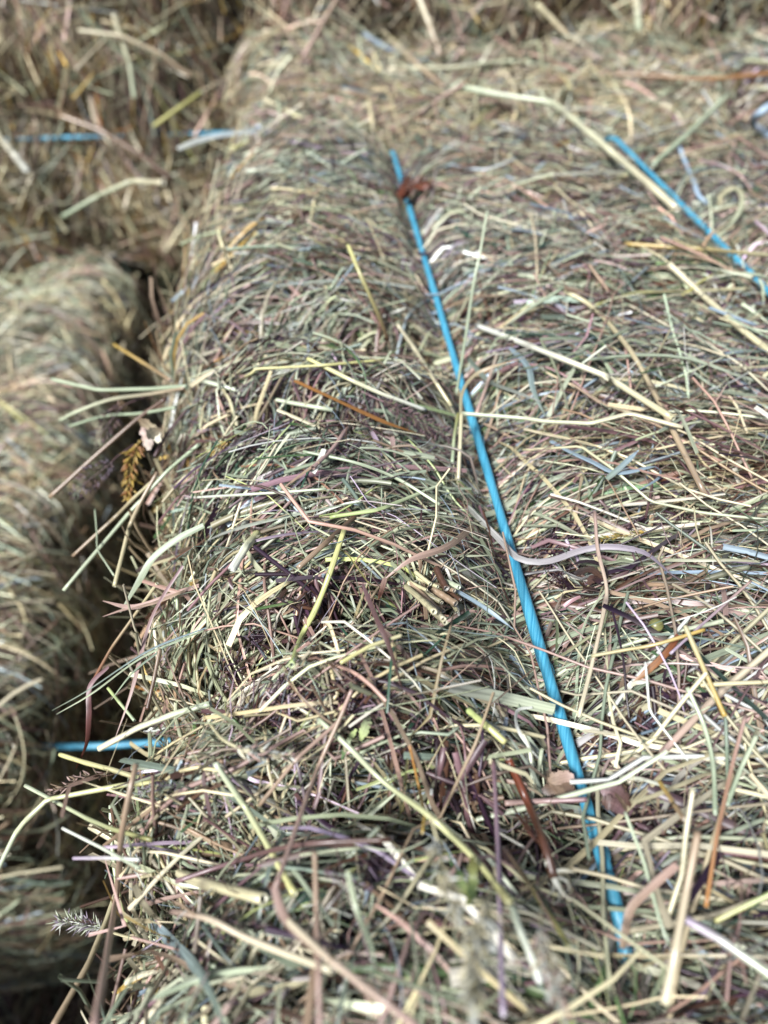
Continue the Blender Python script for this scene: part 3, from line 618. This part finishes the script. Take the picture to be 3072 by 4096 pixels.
st('broad yellow straw poking left just below the scrap of blue twine', [(130,1630),(180,1646),(240,1662),(330,1690)], 11, 'yellow', 'straw', (-.03, -.006), 'Z', group=G3)
st('stout brown stalk hanging steeply down the side under the grey green blades', [(346,1401),(333,1466),(318,1533)], 9, 'tan', 'brown', (.004, -.004), 'Z', group=G3)
st('short bright green stalk slanting down across the gap', [(233,1486),(262,1522),(291,1557)], 7, 'limey', 'sage', (-.02, -.02), 'Z', group=G3)
st('thick straw pointing down left from the flake edge, very pale', [(320,1581),(372,1533),(425,1486)], 8, 'white', 'pale', (.002, .006), group=G1)
# lower left
st('long pale yellow stalk bent twice, crossing the dark lower left corner', [(-10,1890),(34,1800),(52,1776),(103,1727),(275,1694),(350,1690)], 11, 'pale', 'yellow', (-.02, -.004), 'Z', nodes=(.35,), group=G3)
st('olive green stalk crossing under the bent pale yellow one', [(55,1697),(125,1734),(190,1769),(240,1790),(330,1815)], 9, 'pale', 'olive', (-.02, .0), 'Z', group=G3)
st('tall blurred tan stem standing upright at lower left, close to the lens', [(294,1650),(265,1789),(250,1939),(225,2099),(203,2225)], 13, 'tan', 'pink', (.030, .045), smooth=True, group=G1)
st('blurred tan stem leaning out of the bottom edge at lower left', [(112,2222),(190,2084),(228,1994),(262,1900)], 13, 'tan', 'straw', (.035, .02), group=G1)
st('pale green upright stalk beside the tall blurred tan stem', [(239,1739),(243,1834),(262,1960),(290,2012)], 10, 'pale', 'limey', (.022, .004), smooth=True, group=G1)
st('thick blond straw with an open cut end at lower left', [(195,1784),(265,1824),(425,1904),(570,1942)], 19, 'blond', 'straw', (.008, .008), nodes=(.8,), group=G1)
st('thin white stalk poking left beneath the thick blond straw', [(135,1789),(225,1834),(302,1876)], 7, 'white', 'pale', (-.01, .004), 'Z', group=G3)
st('short level white stalk poking left at lower left', [(159,1854),(230,1853),(302,1857)], 8, 'lilac', 'white', (-.01, .004), 'Z', group=G3)
st('yellow green straw slanting down right in the lower left quarter, cut square', [(465,1648),(530,1744),(577,1824),(637,1932)], 14, 'pale', 'yellow', (.010, .006), group=G1)
r = root('long_stalk', 'straw stalk', 'long pinkish stalk bent into a thick straw at the bottom, below the middle', 595, 1919, .02, group=G1)
hero('s', 'stem', None, None, [(762,1490),(690,1650),(650,1759),(595,1919)], 10, 'tan', 'pink', (.008, .02), parent=r, nodes=(.55,))
hero('s', 'lower_stem', None, None, [(595,1919),(622,1989),(715,2074),(830,2164),(905,2220)], 17, 'blond', 'pink', (.02, .02), parent=r)
hero('b', 'leaf_sheath', None, None, [(592,1915),(610,1975),(660,2030),(720,2075)], 20, 'pink', 'tan', (.021, .021), parent=r)
st('dark mauve stem slanting up right across the lower left flakes', [(380,1904),(500,1864),(640,1826),(845,1813)], 11, 'mauve', 'brown', (.012, .010), smooth=True, group=G1)
st('broad pinkish straw lying level near the bottom, left of the seed heads', [(370,1969),(450,1984),(540,2029),(720,2098)], 14, 'pink', 'blond', (.012, .010), smooth=True, group=G1)
bl('wide blurred grey green blade at the bottom left', [(322,1990),(380,2044),(435,2109),(490,2225)], 30, 'blue', 'greygreen', (.016, .02), group=G2)
bl('pale green blade arching level at the bottom left', [(335,2155),(425,2119),(500,2100),(590,2088)], 12, 'sage', 'pale', (.018, .016), group=G2)
st('long yellow green straw with a dark joint running down the middle of the near flakes', [(690,1555),(760,1620),(830,1690),(930,1764),(1030,1859),(1105,1956)], 13, 'pale', 'yellow', (.008, .014), smooth=True, nodes=(.97,), group=G1)
st('whitish straw with torn end continuing below the dark joint', [(1107,1958),(1122,2005),(1145,2060),(1168,2122)], 17, 'pale', 'white', (.014, .012), smooth=True, group=G1)
st('straight upright mauve stem left of the near twine at the bottom', [(1066,1640),(1076,1834),(1087,2195)], 11, 'mauve', 'lilac', (.008, .018), group=G1)
r = root('torn_stalk', 'stalk', 'thick rusty red stalk with a frayed white end left of the near twine', 1195, 1890, .01, group=G1)
hero('s', 'stem', None, None, [(1098,1640),(1140,1734),(1176,1824),(1196,1896)], 19, 'rust', 'brown', (.004, .012), parent=r, smooth=True)
for q, (a, b) in enumerate([((1135,1760),(1160,1812)), ((1125,1765),(1172,1830)), ((1148,1770),(1180,1826)), ((1110,1745),(1165,1815))]):
    hero('b', 'bark_strip', None, None, [a, ((a[0]+b[0])/2-6, (a[1]+b[1])/2), b], 8, 'rust', 'brown', (.010, .008), parent=r)
for (a, b, c) in [((1190,1885),(1215,1880),(1243,1884)), ((1190,1890),(1198,1915),(1180,1942)), ((1195,1890),(1208,1925),(1206,1955)), ((1196,1890),(1225,1905),(1232,1935)), ((1190,1880),(1180,1862),(1196,1846)), ((1196,1892),(1216,1930),(1238,1946))]:
    hero('b', 'torn_fibre', None, None, [a, b, c], 7, 'white', 'blond', (.012, .012), parent=r)
st('dark brown flat stalk slanting down near the bottom, left of the twine', [(1088,1830),(1150,1919),(1232,2046)], 12, 'brown', 'olive', (.008, .010), group=G1)
st('thick upright pale straw close to the lens at lower right', [(1508,1797),(1480,1939),(1456,2069),(1435,2170)], 19, 'tan', 'blond', (.026, .016), group=G1)
r = root('forked_straw', 'straw stalk', 'yellow tan forked straw standing above the thick upright one at lower right', 1474, 1884, .016, group=G1)
hero('s', 'stem', None, None, [(1497,1704),(1481,1804),(1473,1890),(1440,1990)], 12, 'blond', 'straw', (.022, .010), parent=r)
hero('s', 'side_stem', None, None, [(1424,1688),(1455,1735),(1478,1770)], 10, 'gold', 'tan', (.014, .020), parent=r)
bl('pinkish tan flattened straw end curving up right beside the bottom of the twine', [(1345,2048),(1360,1969),(1393,1930),(1430,1896),(1463,1868)], 19, 'tan', 'pink', (.006, .022), group=G2, tip=.8)
st('broad pale stem slanting into the lower right corner', [(1478,1984),(1555,2029),(1670,2110)], 21, 'lilac', 'pale', (.016, .014), group=G1)
st('thin pale green stalk slanting down right of the twine at the bottom', [(1350,1754),(1390,1859),(1425,1989),(1446,2042)], 8, 'pale', 'sage', (.014, .010), group=G1)
st('yellow stalk slanting up to the right picture edge near the bottom', [(1545,1990),(1600,1962),(1670,1928)], 10, 'yellow', 'limey', (.012, .016), group=G1)
st('pale green stalk with a dark joint hanging down at right, over the pinkish straw', [(1484,1485),(1520,1566),(1540,1650),(1545,1760)], 10, 'pale', 'sage', (.012, .008), smooth=True, nodes=(.62,), group=G1)
st('straight grey green stalk standing near the right edge', [(1567,1545),(1570,1620),(1573,1720)], 8, 'greygreen', 'sage', (.008, .006), group=G1)
st('pink brown stalk slanting down near the right edge', [(1610,1545),(1580,1660),(1550,1800),(1525,1960)], 9, 'pink', 'orange', (.012, .012), group=G1)
st('sage stalk leaning right near the right edge, cut square on top', [(1634,1590),(1600,1660),(1570,1740)], 10, 'pale', 'sage', (.010, .006), group=G1)
bl('long grey lilac ribbon leaf waving across the near blue twine', [(1010,1095),(1080,1166),(1120,1206),(1180,1213),(1255,1189),(1315,1181),(1390,1193),(1445,1236),(1492,1272)], 14, 'grey', 'lilac', (.004, .010), group=G2, twist=1.4, tip=.1)
st('long tan stalk hanging in a gentle bend right of the near twine', [(1285,1106),(1291,1186),(1310,1266),(1305,1316),(1280,1431),(1250,1548)], 9, 'pink', 'blond', (.009, .007), smooth=True, nodes=(.48,), group=G1)
st('thin black brown stalk hanging right of the bent tan one', [(1320,1306),(1345,1416),(1352,1490),(1360,1558)], 5.5, 'purple', 'dark', (.009, .006), smooth=True, group=G1)
st('short golden stalk pointing down right, blunt at its lower end', [(1480,1352),(1525,1456),(1566,1548)], 11, 'straw', 'gold', (.012, .012), group=G1)
st('yellow straw slanting up to the right behind the golden stalk', [(1278,1417),(1350,1404),(1420,1391),(1522,1360)], 8, 'straw', 'gold', (.008, .012), smooth=True, group=G1)
st('thin pinkish straw slanting up right through the golden stalk', [(1448,1412),(1520,1346),(1560,1310),(1622,1255)], 6, 'lilac', 'pink', (.010, .008), group=G1)
st('thick pinkish straw rising to the right picture edge below the golden stalk', [(1428,1628),(1555,1496),(1670,1398)], 15, 'pink', 'blond', (.007, .006), nodes=(.55,), group=G1)
st('thin white stalk snapped in its middle, right of the black brown one', [(1394,1430),(1403,1536),(1486,1643)], 5.5, 'white', 'white', (.012, .006), group=G1)
r = root('rusty_root', 'stalk', 'rusty orange stalk with a torn white lower end, right of the near twine', 1400, 1448, .006, group=G1)
hero('b', 'stem', None, None, [(1466,1372),(1440,1410),(1400,1448),(1362,1480)], 14, 'rust', 'orange', (.007, .006), parent=r)
hero('b', 'torn_end', None, None, [(1366,1474),(1354,1492),(1348,1512)], 12, 'white', 'blond', (.006, .005), parent=r)
hero('b', 'torn_end', None, None, [(1362,1480),(1378,1474),(1398,1474)], 9, 'blond', 'white', (.007, .006), parent=r)
bl('very broad pale green flat stem with a purple edge, left of the near twine', [(970,1484),(1080,1506),(1197,1533)], 27, 'grey', 'pale', (.006, .005), group=G2, tip=.95)
st('stout lime straw cut square just below the broad flat stem', [(1012,1535),(1055,1571),(1092,1604)], 15, 'limey', 'yellow', (.006, .006), group=G1)
bl('dark blue green blade beside the cluster of cut straw ends', [(1015,1322),(980,1345),(942,1370)], 14, 'deep', 'deep', (.006, .005), group=G2, tip=.8)
r = root('folded_grass_leaf', 'grass leaf', 'salmon pink blade with its tip folded down, above the cut straw ends', 829, 1250, .008, group=G2)
hero('b', 'leaf_blade', None, None, [(1022,1138),(965,1181),(890,1208),(832,1250)], 14, 'tan', 'pink', (.004, .009), parent=r)
hero('b', 'folded_tip', None, None, [(832,1248),(826,1270),(817,1296)], 11, 'pink', 'rust', (.009, .005), parent=r, tip=.05)
st('yellow green straw with an open end pointing down, left of the cut straw ends', [(745,1140),(712,1240),(681,1318),(653,1371),(630,1437)], 13, 'yellow', 'limey', (.005, .009), smooth=True, nodes=(.42,), group=G1)
st('dark brown ridged stick slanting through the left flakes', [(643,1228),(700,1176),(775,1108)], 12, 'tan', 'brown', (.006, .005), group=G1)
st('short fat white stalk standing on the left flake', [(500,1232),(530,1183),(556,1152)], 18, 'white', 'yellow', (.010, .006), group=G1)
bl('bright orange strip slanting down toward the near twine in the upper flakes', [(636,822),(725,863),(830,911),(917,941)], 13, 'orange', 'orange', (.006, .006), group=G2, tip=.3)
st('thin pale yellow straw lying level above the orange strip, bent down at its left', [(415,868),(545,806),(552,797),(700,789),(832,777)], 5.5, 'straw', 'yellow', (.006, .006), group=G1)
st('long whitish stalk lying level at the top of the dense green flake', [(388,822),(450,826),(550,853),(640,872),(720,886)], 8, 'white', 'pale', (.007, .005), smooth=True, group=G1)
st('two toned pale straw slanting down to the twine in the upper flakes', [(665,775),(760,822),(830,853),(920,886)], 9, 'yellow', 'white', (.005, .005), group=G1)
st('straw slanting steeply down toward the foot of the bent straw', [(858,700),(900,760),(938,820),(975,878)], 8, 'blond', 'straw', (.006, .006), group=G1)
bl('thin green grass blade curled over the dark purple seam', [(722,730),(770,775),(790,815),(786,864)], 5, 'green', 'green', (.008, .004), group=G2)
st('thin whitish green stalk lying level, left of the middle', [(400,1076),(520,1069),(630,1062),(705,1056)], 6, 'white', 'pale', (.008, .006), group=G1)
st('long pale green stalk bent once in the middle of the left flakes', [(712,1117),(820,1101),(955,1046)], 9, 'limey', 'pale', (.007, .005), group=G1)
st('pale green stalk slanting down right past the middle of the left flakes', [(655,975),(770,1000),(860,1035),(950,1090)], 7, 'sage', 'pale', (.005, .005), smooth=True, group=G1)
bl('short white blade chip standing in the dark seam', [(700,970),(688,1000),(676,1022)], 13, 'white', 'white', (.007, .004), group=G2, tip=.9)
st('dark wiry stem slanting through the near left flakes', [(655,1381),(720,1440),(778,1483)], 6, 'dark', 'brown', (.006, .005), group=G1)
bl('mauve brown ribbon falling straight down left of the cut straw ends', [(783,1262),(815,1340),(838,1390),(858,1450),(872,1500)], 11, 'mauve', 'brown', (.008, .006), group=G2, twist=1.5)
st('pale yellow straw slanting up left of the cut straw ends', [(735,1432),(800,1395),(868,1372)], 9, 'yellow', 'straw', (.006, .006), group=G1)
bl('blue grey blade slanting down to the right of the cut straw ends', [(985,1275),(1050,1315),(1110,1360)], 9, 'blue', 'blue', (.005, .005), group=G2)
bl('white curled strip beside the twine below the broad flat stem', [(1150,1528),(1118,1535),(1117,1570),(1140,1610),(1165,1640)], 7, 'white', 'white', (.006, .006), group=G2)
st('pale pink stalk lying level against the near twine low down', [(1090,1735),(1180,1730),(1268,1727)], 12, 'pink', 'mauve', (.004, .006), group=G1)
st('pinkish stem lying on the near flakes slanting up to the middle', [(760,1490),(730,1560),(640,1640),(560,1740)], 9, 'pink', 'tan', (.012, .014), group=G1)
st('orange brown thin stalk bent in an elbow in the bottom middle', [(885,1610),(905,1700),(918,1760),(912,1800)], 6, 'orange', 'gold', (.012, .008), group=G1)
st('upright pinkish tan stalk near the bottom middle', [(680,1840),(683,1960),(688,2100),(690,2225)], 12, 'tan', 'pink', (.02, .018), group=G1)
bl('pale green upright blade in the bottom middle', [(750,1880),(770,1965),(800,2040),(812,2110)], 12, 'pale', 'sage', (.018, .014), group=G2)

# cluster of cut straw ends
r = root('straw_bundle', 'cut straws', 'cluster of short cut straws with hollow ends facing out, left of the near twine', 935, 1300, .004)
ENDS = [(908,1243,930,1262,10,'straw'),(918,1256,946,1268,9,'straw'),(905,1270,952,1300,12,'straw'),(896,1282,938,1322,13,'straw'),(950,1240,965,1272,16,'brown'),(968,1258,992,1269,12,'pale'),(955,1266,982,1276,10,'tan'),
        (952,1282,985,1305,17,'tan'),(898,1262,922,1275,8,'straw'),(930,1282,955,1303,9,'blond'),(940,1300,958,1320,10,'tan'),(925,1302,958,1338,12,'blond'),(970,1276,995,1296,9,'brown'),(905,1275,948,1318,11,'tan'),(972,1300,988,1322,9,'straw'),(935,1318,962,1345,11,'straw')]
for x0, y0, x1, y1, wd, c in ENDS:
    hero('s', 'cut_straw', None, None, [(x0-(x1-x0)*.5, y0-(y1-y0)*.4), (x1, y1)], wd, c, c, (-.001, .011), parent=r)

# seed heads
def seed_head(acc, A, B, n, size, c, spread=.5, dens_w=.30, thick=.28, side=None):
    """spikelets set round an axis A->B"""
    A, B = np.array(A), np.array(B); ax = B-A; L = np.linalg.norm(ax); T = ax/L; Nn = np.cross(T, [.3, .2, 1]); Nn /= np.linalg.norm(Nn); Bn = np.cross(T, Nn)
    s = np.sort(rng.random(n)); a = rng.uniform(0, 6.283, n); O = np.cos(a)[:, None]*Nn+np.sin(a)[:, None]*Bn
    prof = np.sin(np.pi*np.clip(s*.85+.1, 0, 1))[:, None]
    D = unit(T[None]*(1-spread)+O*spread+rng.normal(0, .28, (n, 3)))
    P0 = A+T*(s*L)[:, None]+O*prof*size*dens_w+.04*L*np.sin(s*5)[:, None]*Nn
    t = np.linspace(0, 1, 6); P = P0[:, None]+D[:, None]*(t[:, None]*size*rng.uniform(.4, 1.3, n)[:, None, None])
    W = size*thick*np.array([.35, .9, 1., .8, .45, .06])[None]*rng.uniform(.8, 1.2, (n, 1))
    pal = np.array([PAL[k] for k in c]); C = np.repeat((pal[rng.integers(0, len(pal), n)]*rng.uniform(.8, 1.15, (n, 1)))[:, None], 6, 1)
    tubes(acc, P, np.repeat(unit(np.cross(D, O+.01))[:, None], 6, 1), W, np.clip(C, 0, .85), m=5, flat=.6)
    stem_mesh(acc, A+T*np.linspace(-.02, .95, 8)[:, None]*L, size*.12, pal[0]*.8, hollow=False, m=5)
def ear(label, pts, head, nspk, spx, cols, lift=(.006, .01), mode='T', stemw=6, stemc='straw', spread=.42, thick=.3, group='loose grass seed heads', dens_w=.3):
    (x0, y0), (x1, y1) = head; A = place(x0, y0, lift[0], mode); B = place(x1, y1, lift[1], mode)
    r = tag(empty('grass_ear', A), label, 'grass ear', group)
    acc = Acc(); seed_head(acc, A, B, int(nspk*1.5), wm(spx, np.array([A])), cols, spread, thick=thick, dens_w=dens_w)
    o = acc.build('spikelets', M_LEAF, None, A); o.parent = r; o.location = (0, 0, 0)
    if pts: hero('s', 'stem', None, None, pts+[head[0]], stemw, stemc, stemc, (lift[0]-.004, lift[0]), mode, parent=r, smooth=True)
ear('plump cream grass ear lying on the near left flake, tip to the right', [(455,1566),(480,1596)], ((512,1614),(628,1640)), 46, 26, ('blond', 'white', 'pink'), (.013, .013), spread=.3)
ear('tall cream seed head, left of three at the bottom middle, beside the green leaf', [(930,1760)], ((945,1815),(985,1985)), 60, 34, ('blond', 'white', 'straw'), (.022, .026), spread=.28, thick=.22)
ear('largest cream seed head, standing in the middle of the three at the bottom', [(1065,1900)], ((1058,1945),(1010,2165)), 84, 46, ('blond', 'white', 'straw'), (.028, .034), spread=.28, thick=.22)
ear('blurred seed head below the white torn straw, right one of the three at the bottom', [(1170,1960)], ((1170,2005),(1205,2150)), 60, 38, ('blond', 'pink', 'white'), (.022, .028), spread=.28, thick=.22)
ear('pale bristly seed head poking left over the lower left corner', [(300,2030),(255,2018)], ((218,2005),(128,1985)), 90, 22, ('white', 'lilac', 'pale'), (.012, .012), spread=.55, thick=.16)
ear('greyish feathery seed head lying along the left edge above the lower corner', [(430,1700)], ((400,1700),(300,1703)), 80, 15, ('sage', 'lilac', 'pale'), (.004, .002), 'Z', spread=.6, thick=.22)
ear('brown seed head poking left out of the gap just above the bent pale yellow stalk', [(255,1668)], ((225,1672),(90,1715)), 34, 20, ('tan', 'brown', 'pink'), (-.012, -.02), 'Z', stemc='brown', thick=.25)
ear('amber yellow seed head hanging in the gap off the frayed edge', [(330,940)], ((300,955),(270,1075)), 60, 22, ('gold', 'orange', 'gold'), (-.006, -.018), 'Z', spread=.45, stemc='gold')
ear('dusky purple feathery seed head over the gap above the brown stick', [(330,850),(280,870)], ((262,880),(205,955)), 70, 14, ('mauve', 'purple', 'pink'), (-.01, -.02), 'Z', stemw=3, stemc='mauve', spread=.7, thick=.18, dens_w=1.0)
ear('dusky purple feathery seed head over the gap below the brown stick', [(290,960),(255,985)], ((240,1000),(150,1070)), 80, 14, ('mauve', 'purple', 'lilac'), (-.012, -.02), 'Z', stemw=3, stemc='mauve', spread=.7, thick=.18, dens_w=1.3)
ear('dark purple seed head lying on the near left flake at the bottom', None, ((470,1990),(560,2010)), 70, 18, ('purple', 'mauve', 'purple'), (.004, .006), spread=.6, thick=.2)
ear('slender purple seed head lying along the near left flakes by the white stalk', None, ((700,1880),(800,1925)), 70, 16, ('purple', 'mauve', 'lilac'), (.006, .006), spread=.5, thick=.2)
ear('long purple seed head lying toward the twine in the upper flakes', [(780,845)], ((830,868),(985,955)), 150, 15, ('mauve', 'purple', 'mauve'), (.004, .005), stemw=4, stemc='mauve', spread=.6, thick=.2, dens_w=.8)
ear('buff yellow grass ear lying right of the near twine by the ribbon leaf', [(1450,1140)], ((1400,1150),(1290,1165)), 50, 15, ('gold', 'olive', 'blond'), (.004, .004), spread=.3)
ear('small amber ear in the dark seam at the left of the middle flake', None, ((492,955),(458,978)), 26, 14, ('gold', 'straw', 'gold'), (.004, .005))

# dead leaves and flower scraps
def crumple(label, name, cat, cx, cy, parts, lift=.004, mode='T', group=None):
    r = root(name, cat, label, cx, cy, lift, mode, group)
    for pts, w_, c0, c1, l in parts:
        hero('b', 'leaf_flap', None, None, pts, w_, c0, c1, l, mode, parent=r, twist=rng.normal(0, .8), tip=.5)
crumple('crumpled reddish brown dead flower lying on the near twine at its far end', 'dead_flower', 'dead flower', 885, 395, [
    ([(862,425),(875,400),(885,378)], 16, 'rust', 'brown', (.006, .012)), ([(885,410),(900,395),(935,396)], 15, 'rust', 'brown', (.007, .010)), ([(875,415),(870,395),(868,385)], 14, 'brown', 'rust', (.006, .012)),
    ([(880,405),(905,385),(920,382)], 12, 'brown', 'rust', (.008, .014)), ([(870,430),(880,415),(895,405)], 18, 'brown', 'rust', (.004, .006)), ([(890,400),(915,405),(938,388)], 10, 'rust', 'rust', (.008, .008))])
crumple('flat tan brown dead leaf pressed against the near twine low down', 'dead_leaf', 'dead leaf', 1200, 1690, [
    ([(1180,1665),(1205,1690),(1240,1715)], 44, 'tan', 'brown', (.000, .002)), ([(1185,1690),(1215,1680),(1240,1678)], 34, 'tan', 'pink', (.001, .003)), ([(1170,1710),(1200,1705),(1225,1720)], 26, 'brown', 'tan', (.000, .002))])
crumple('mottled mauve brown dead leaf right of the near twine low down', 'dead_leaf', 'dead leaf', 1320, 1710, [
    ([(1292,1700),(1325,1710),(1362,1745)], 44, 'mauve', 'brown', (.000, .003)), ([(1300,1730),(1330,1740),(1352,1760)], 30, 'brown', 'mauve', (.001, .003)), ([(1330,1690),(1345,1720),(1350,1750)], 30, 'brown', 'tan', (.001, .004))])
crumple('dark curled dried flower head just right of the ribbon leaf and twine', 'dead_flower', 'dead flower', 1275, 1235, [
    ([(1225,1225),(1265,1212),(1300,1222),(1312,1250)], 14, 'purple', 'dark', (.006, .008)), ([(1240,1240),(1275,1230),(1300,1248)], 20, 'dark', 'brown', (.003, .005)), ([(1270,1262),(1285,1248),(1305,1262)], 22, 'brown', 'purple', (.002, .005)), ([(1250,1255),(1268,1270),(1290,1276)], 18, 'brown', 'dark', (.002, .003))])
crumple('bright olive green folded leaf between the two left seed heads', 'green_leaf', 'leaf', 1010, 1920, [
    ([(985,1870),(1000,1920),(1012,1955)], 22, 'green', 'olive', (.016, .010)), ([(1020,1850),(1022,1900),(1014,1955)], 22, 'olive', 'green', (.018, .010))])
crumple('amber scrap of leaf lying between the far ends of the twines', 'leaf_scrap', 'leaf scrap', 1215, 310, [
    ([(1196,296),(1212,312),(1236,326)], 16, 'gold', 'orange', (.004, .010)), ([(1200,318),(1218,308),(1232,305)], 12, 'orange', 'gold', (.006, .006))])
crumple('pale tan chaff scrap by the left edge above the brown stick', 'leaf_scrap', 'leaf scrap', 325, 930, [
    ([(300,905),(325,925),(345,955)], 30, 'tan', 'blond', (.004, -.004)), ([(318,945),(335,930),(352,925)], 26, 'blond', 'tan', (.004, .0)), ([(310,920),(318,948),(322,972)], 22, 'pink', 'tan', (.0, -.006))], mode='Z')
crumple('papery tan scrap by the left edge under the purple blade', 'leaf_scrap', 'leaf scrap', 415, 1260, [
    ([(402,1245),(415,1258),(420,1275)], 22, 'tan', 'gold', (.004, .006)), ([(408,1272),(418,1260),(430,1255)], 16, 'gold', 'tan', (.005, .006))])
crumple('bright lime green scrap of leaf below the dark seam in the near flakes', 'leaf_scrap', 'leaf scrap', 740, 1590, [
    ([(790,1530),(792,1560),(778,1600)], 22, 'pale', 'limey', (.006, .004)), ([(770,1575),(750,1605),(738,1640)], 12, 'limey', 'green', (.006, .003))])
def seed(label, px, py, wpx, c, lift=.003):
    p = place(px, py, lift); r_ = wm(wpx, np.array([p])); k = 12; t = np.linspace(0, 1, k); P = p+np.array([.9, .3, .15])*((t-.5)*r_*1.15)[:, None]
    acc = Acc(); W = r_*np.sqrt(np.clip(1-(2*t-1)**2, .0006, 1)); C = PAL[c]*(1-.5*np.exp(-((t-1)/.12)**2))[:, None]
    tubes(acc, P[None], frame_up(P), W[None], C[None], m=12); o = acc.build('seed_pod', M_STEM, None, p); return tag(o, label, 'seed pod')
seed('round yellow brown seed pod half hidden in the hay, right of the black brown stalk', 1417, 1351, 30, 'olive', .0015)
# pale blue plastic scraps at the right edge
def thread(label, pts, wpx, lift):
    Q = points(pts, lift, 'T'); P = catmull(Q, 60); rad = wm(wpx, P)/2
    o = twine_mesh(P-P[0], rad, .02, M_THREAD, None, 'plastic_thread', .002, plies=2); o.location = P[0]; return tag(o, label, 'plastic thread')
thread('pale blue plastic thread curling down beside the far twine', [(1462,306),(1480,350),(1503,405),(1510,430),(1535,440)], 9, (.006, .004))
thread('frayed pale blue plastic twine end at the right picture edge', [(1672,225),(1640,245),(1625,268),(1650,285),(1672,300)], 16, (.008, .006))

# scraps of blue twine seen in the gap
P = np.array([place(70,1613,-.255,'Z'), place(190,1612,-.262,'Z'), place(310,1606,-.258,'Z'), place(420,1598,-.25,'Z')])
o = twine_mesh(catmull(P, 60)-P[0], .0021, .034, M_TWINE, None, 'blue_twine', .0015); o.location = P[0]
tag(o, 'length of blue twine strung low across the dark gap at the lower left', 'twine')
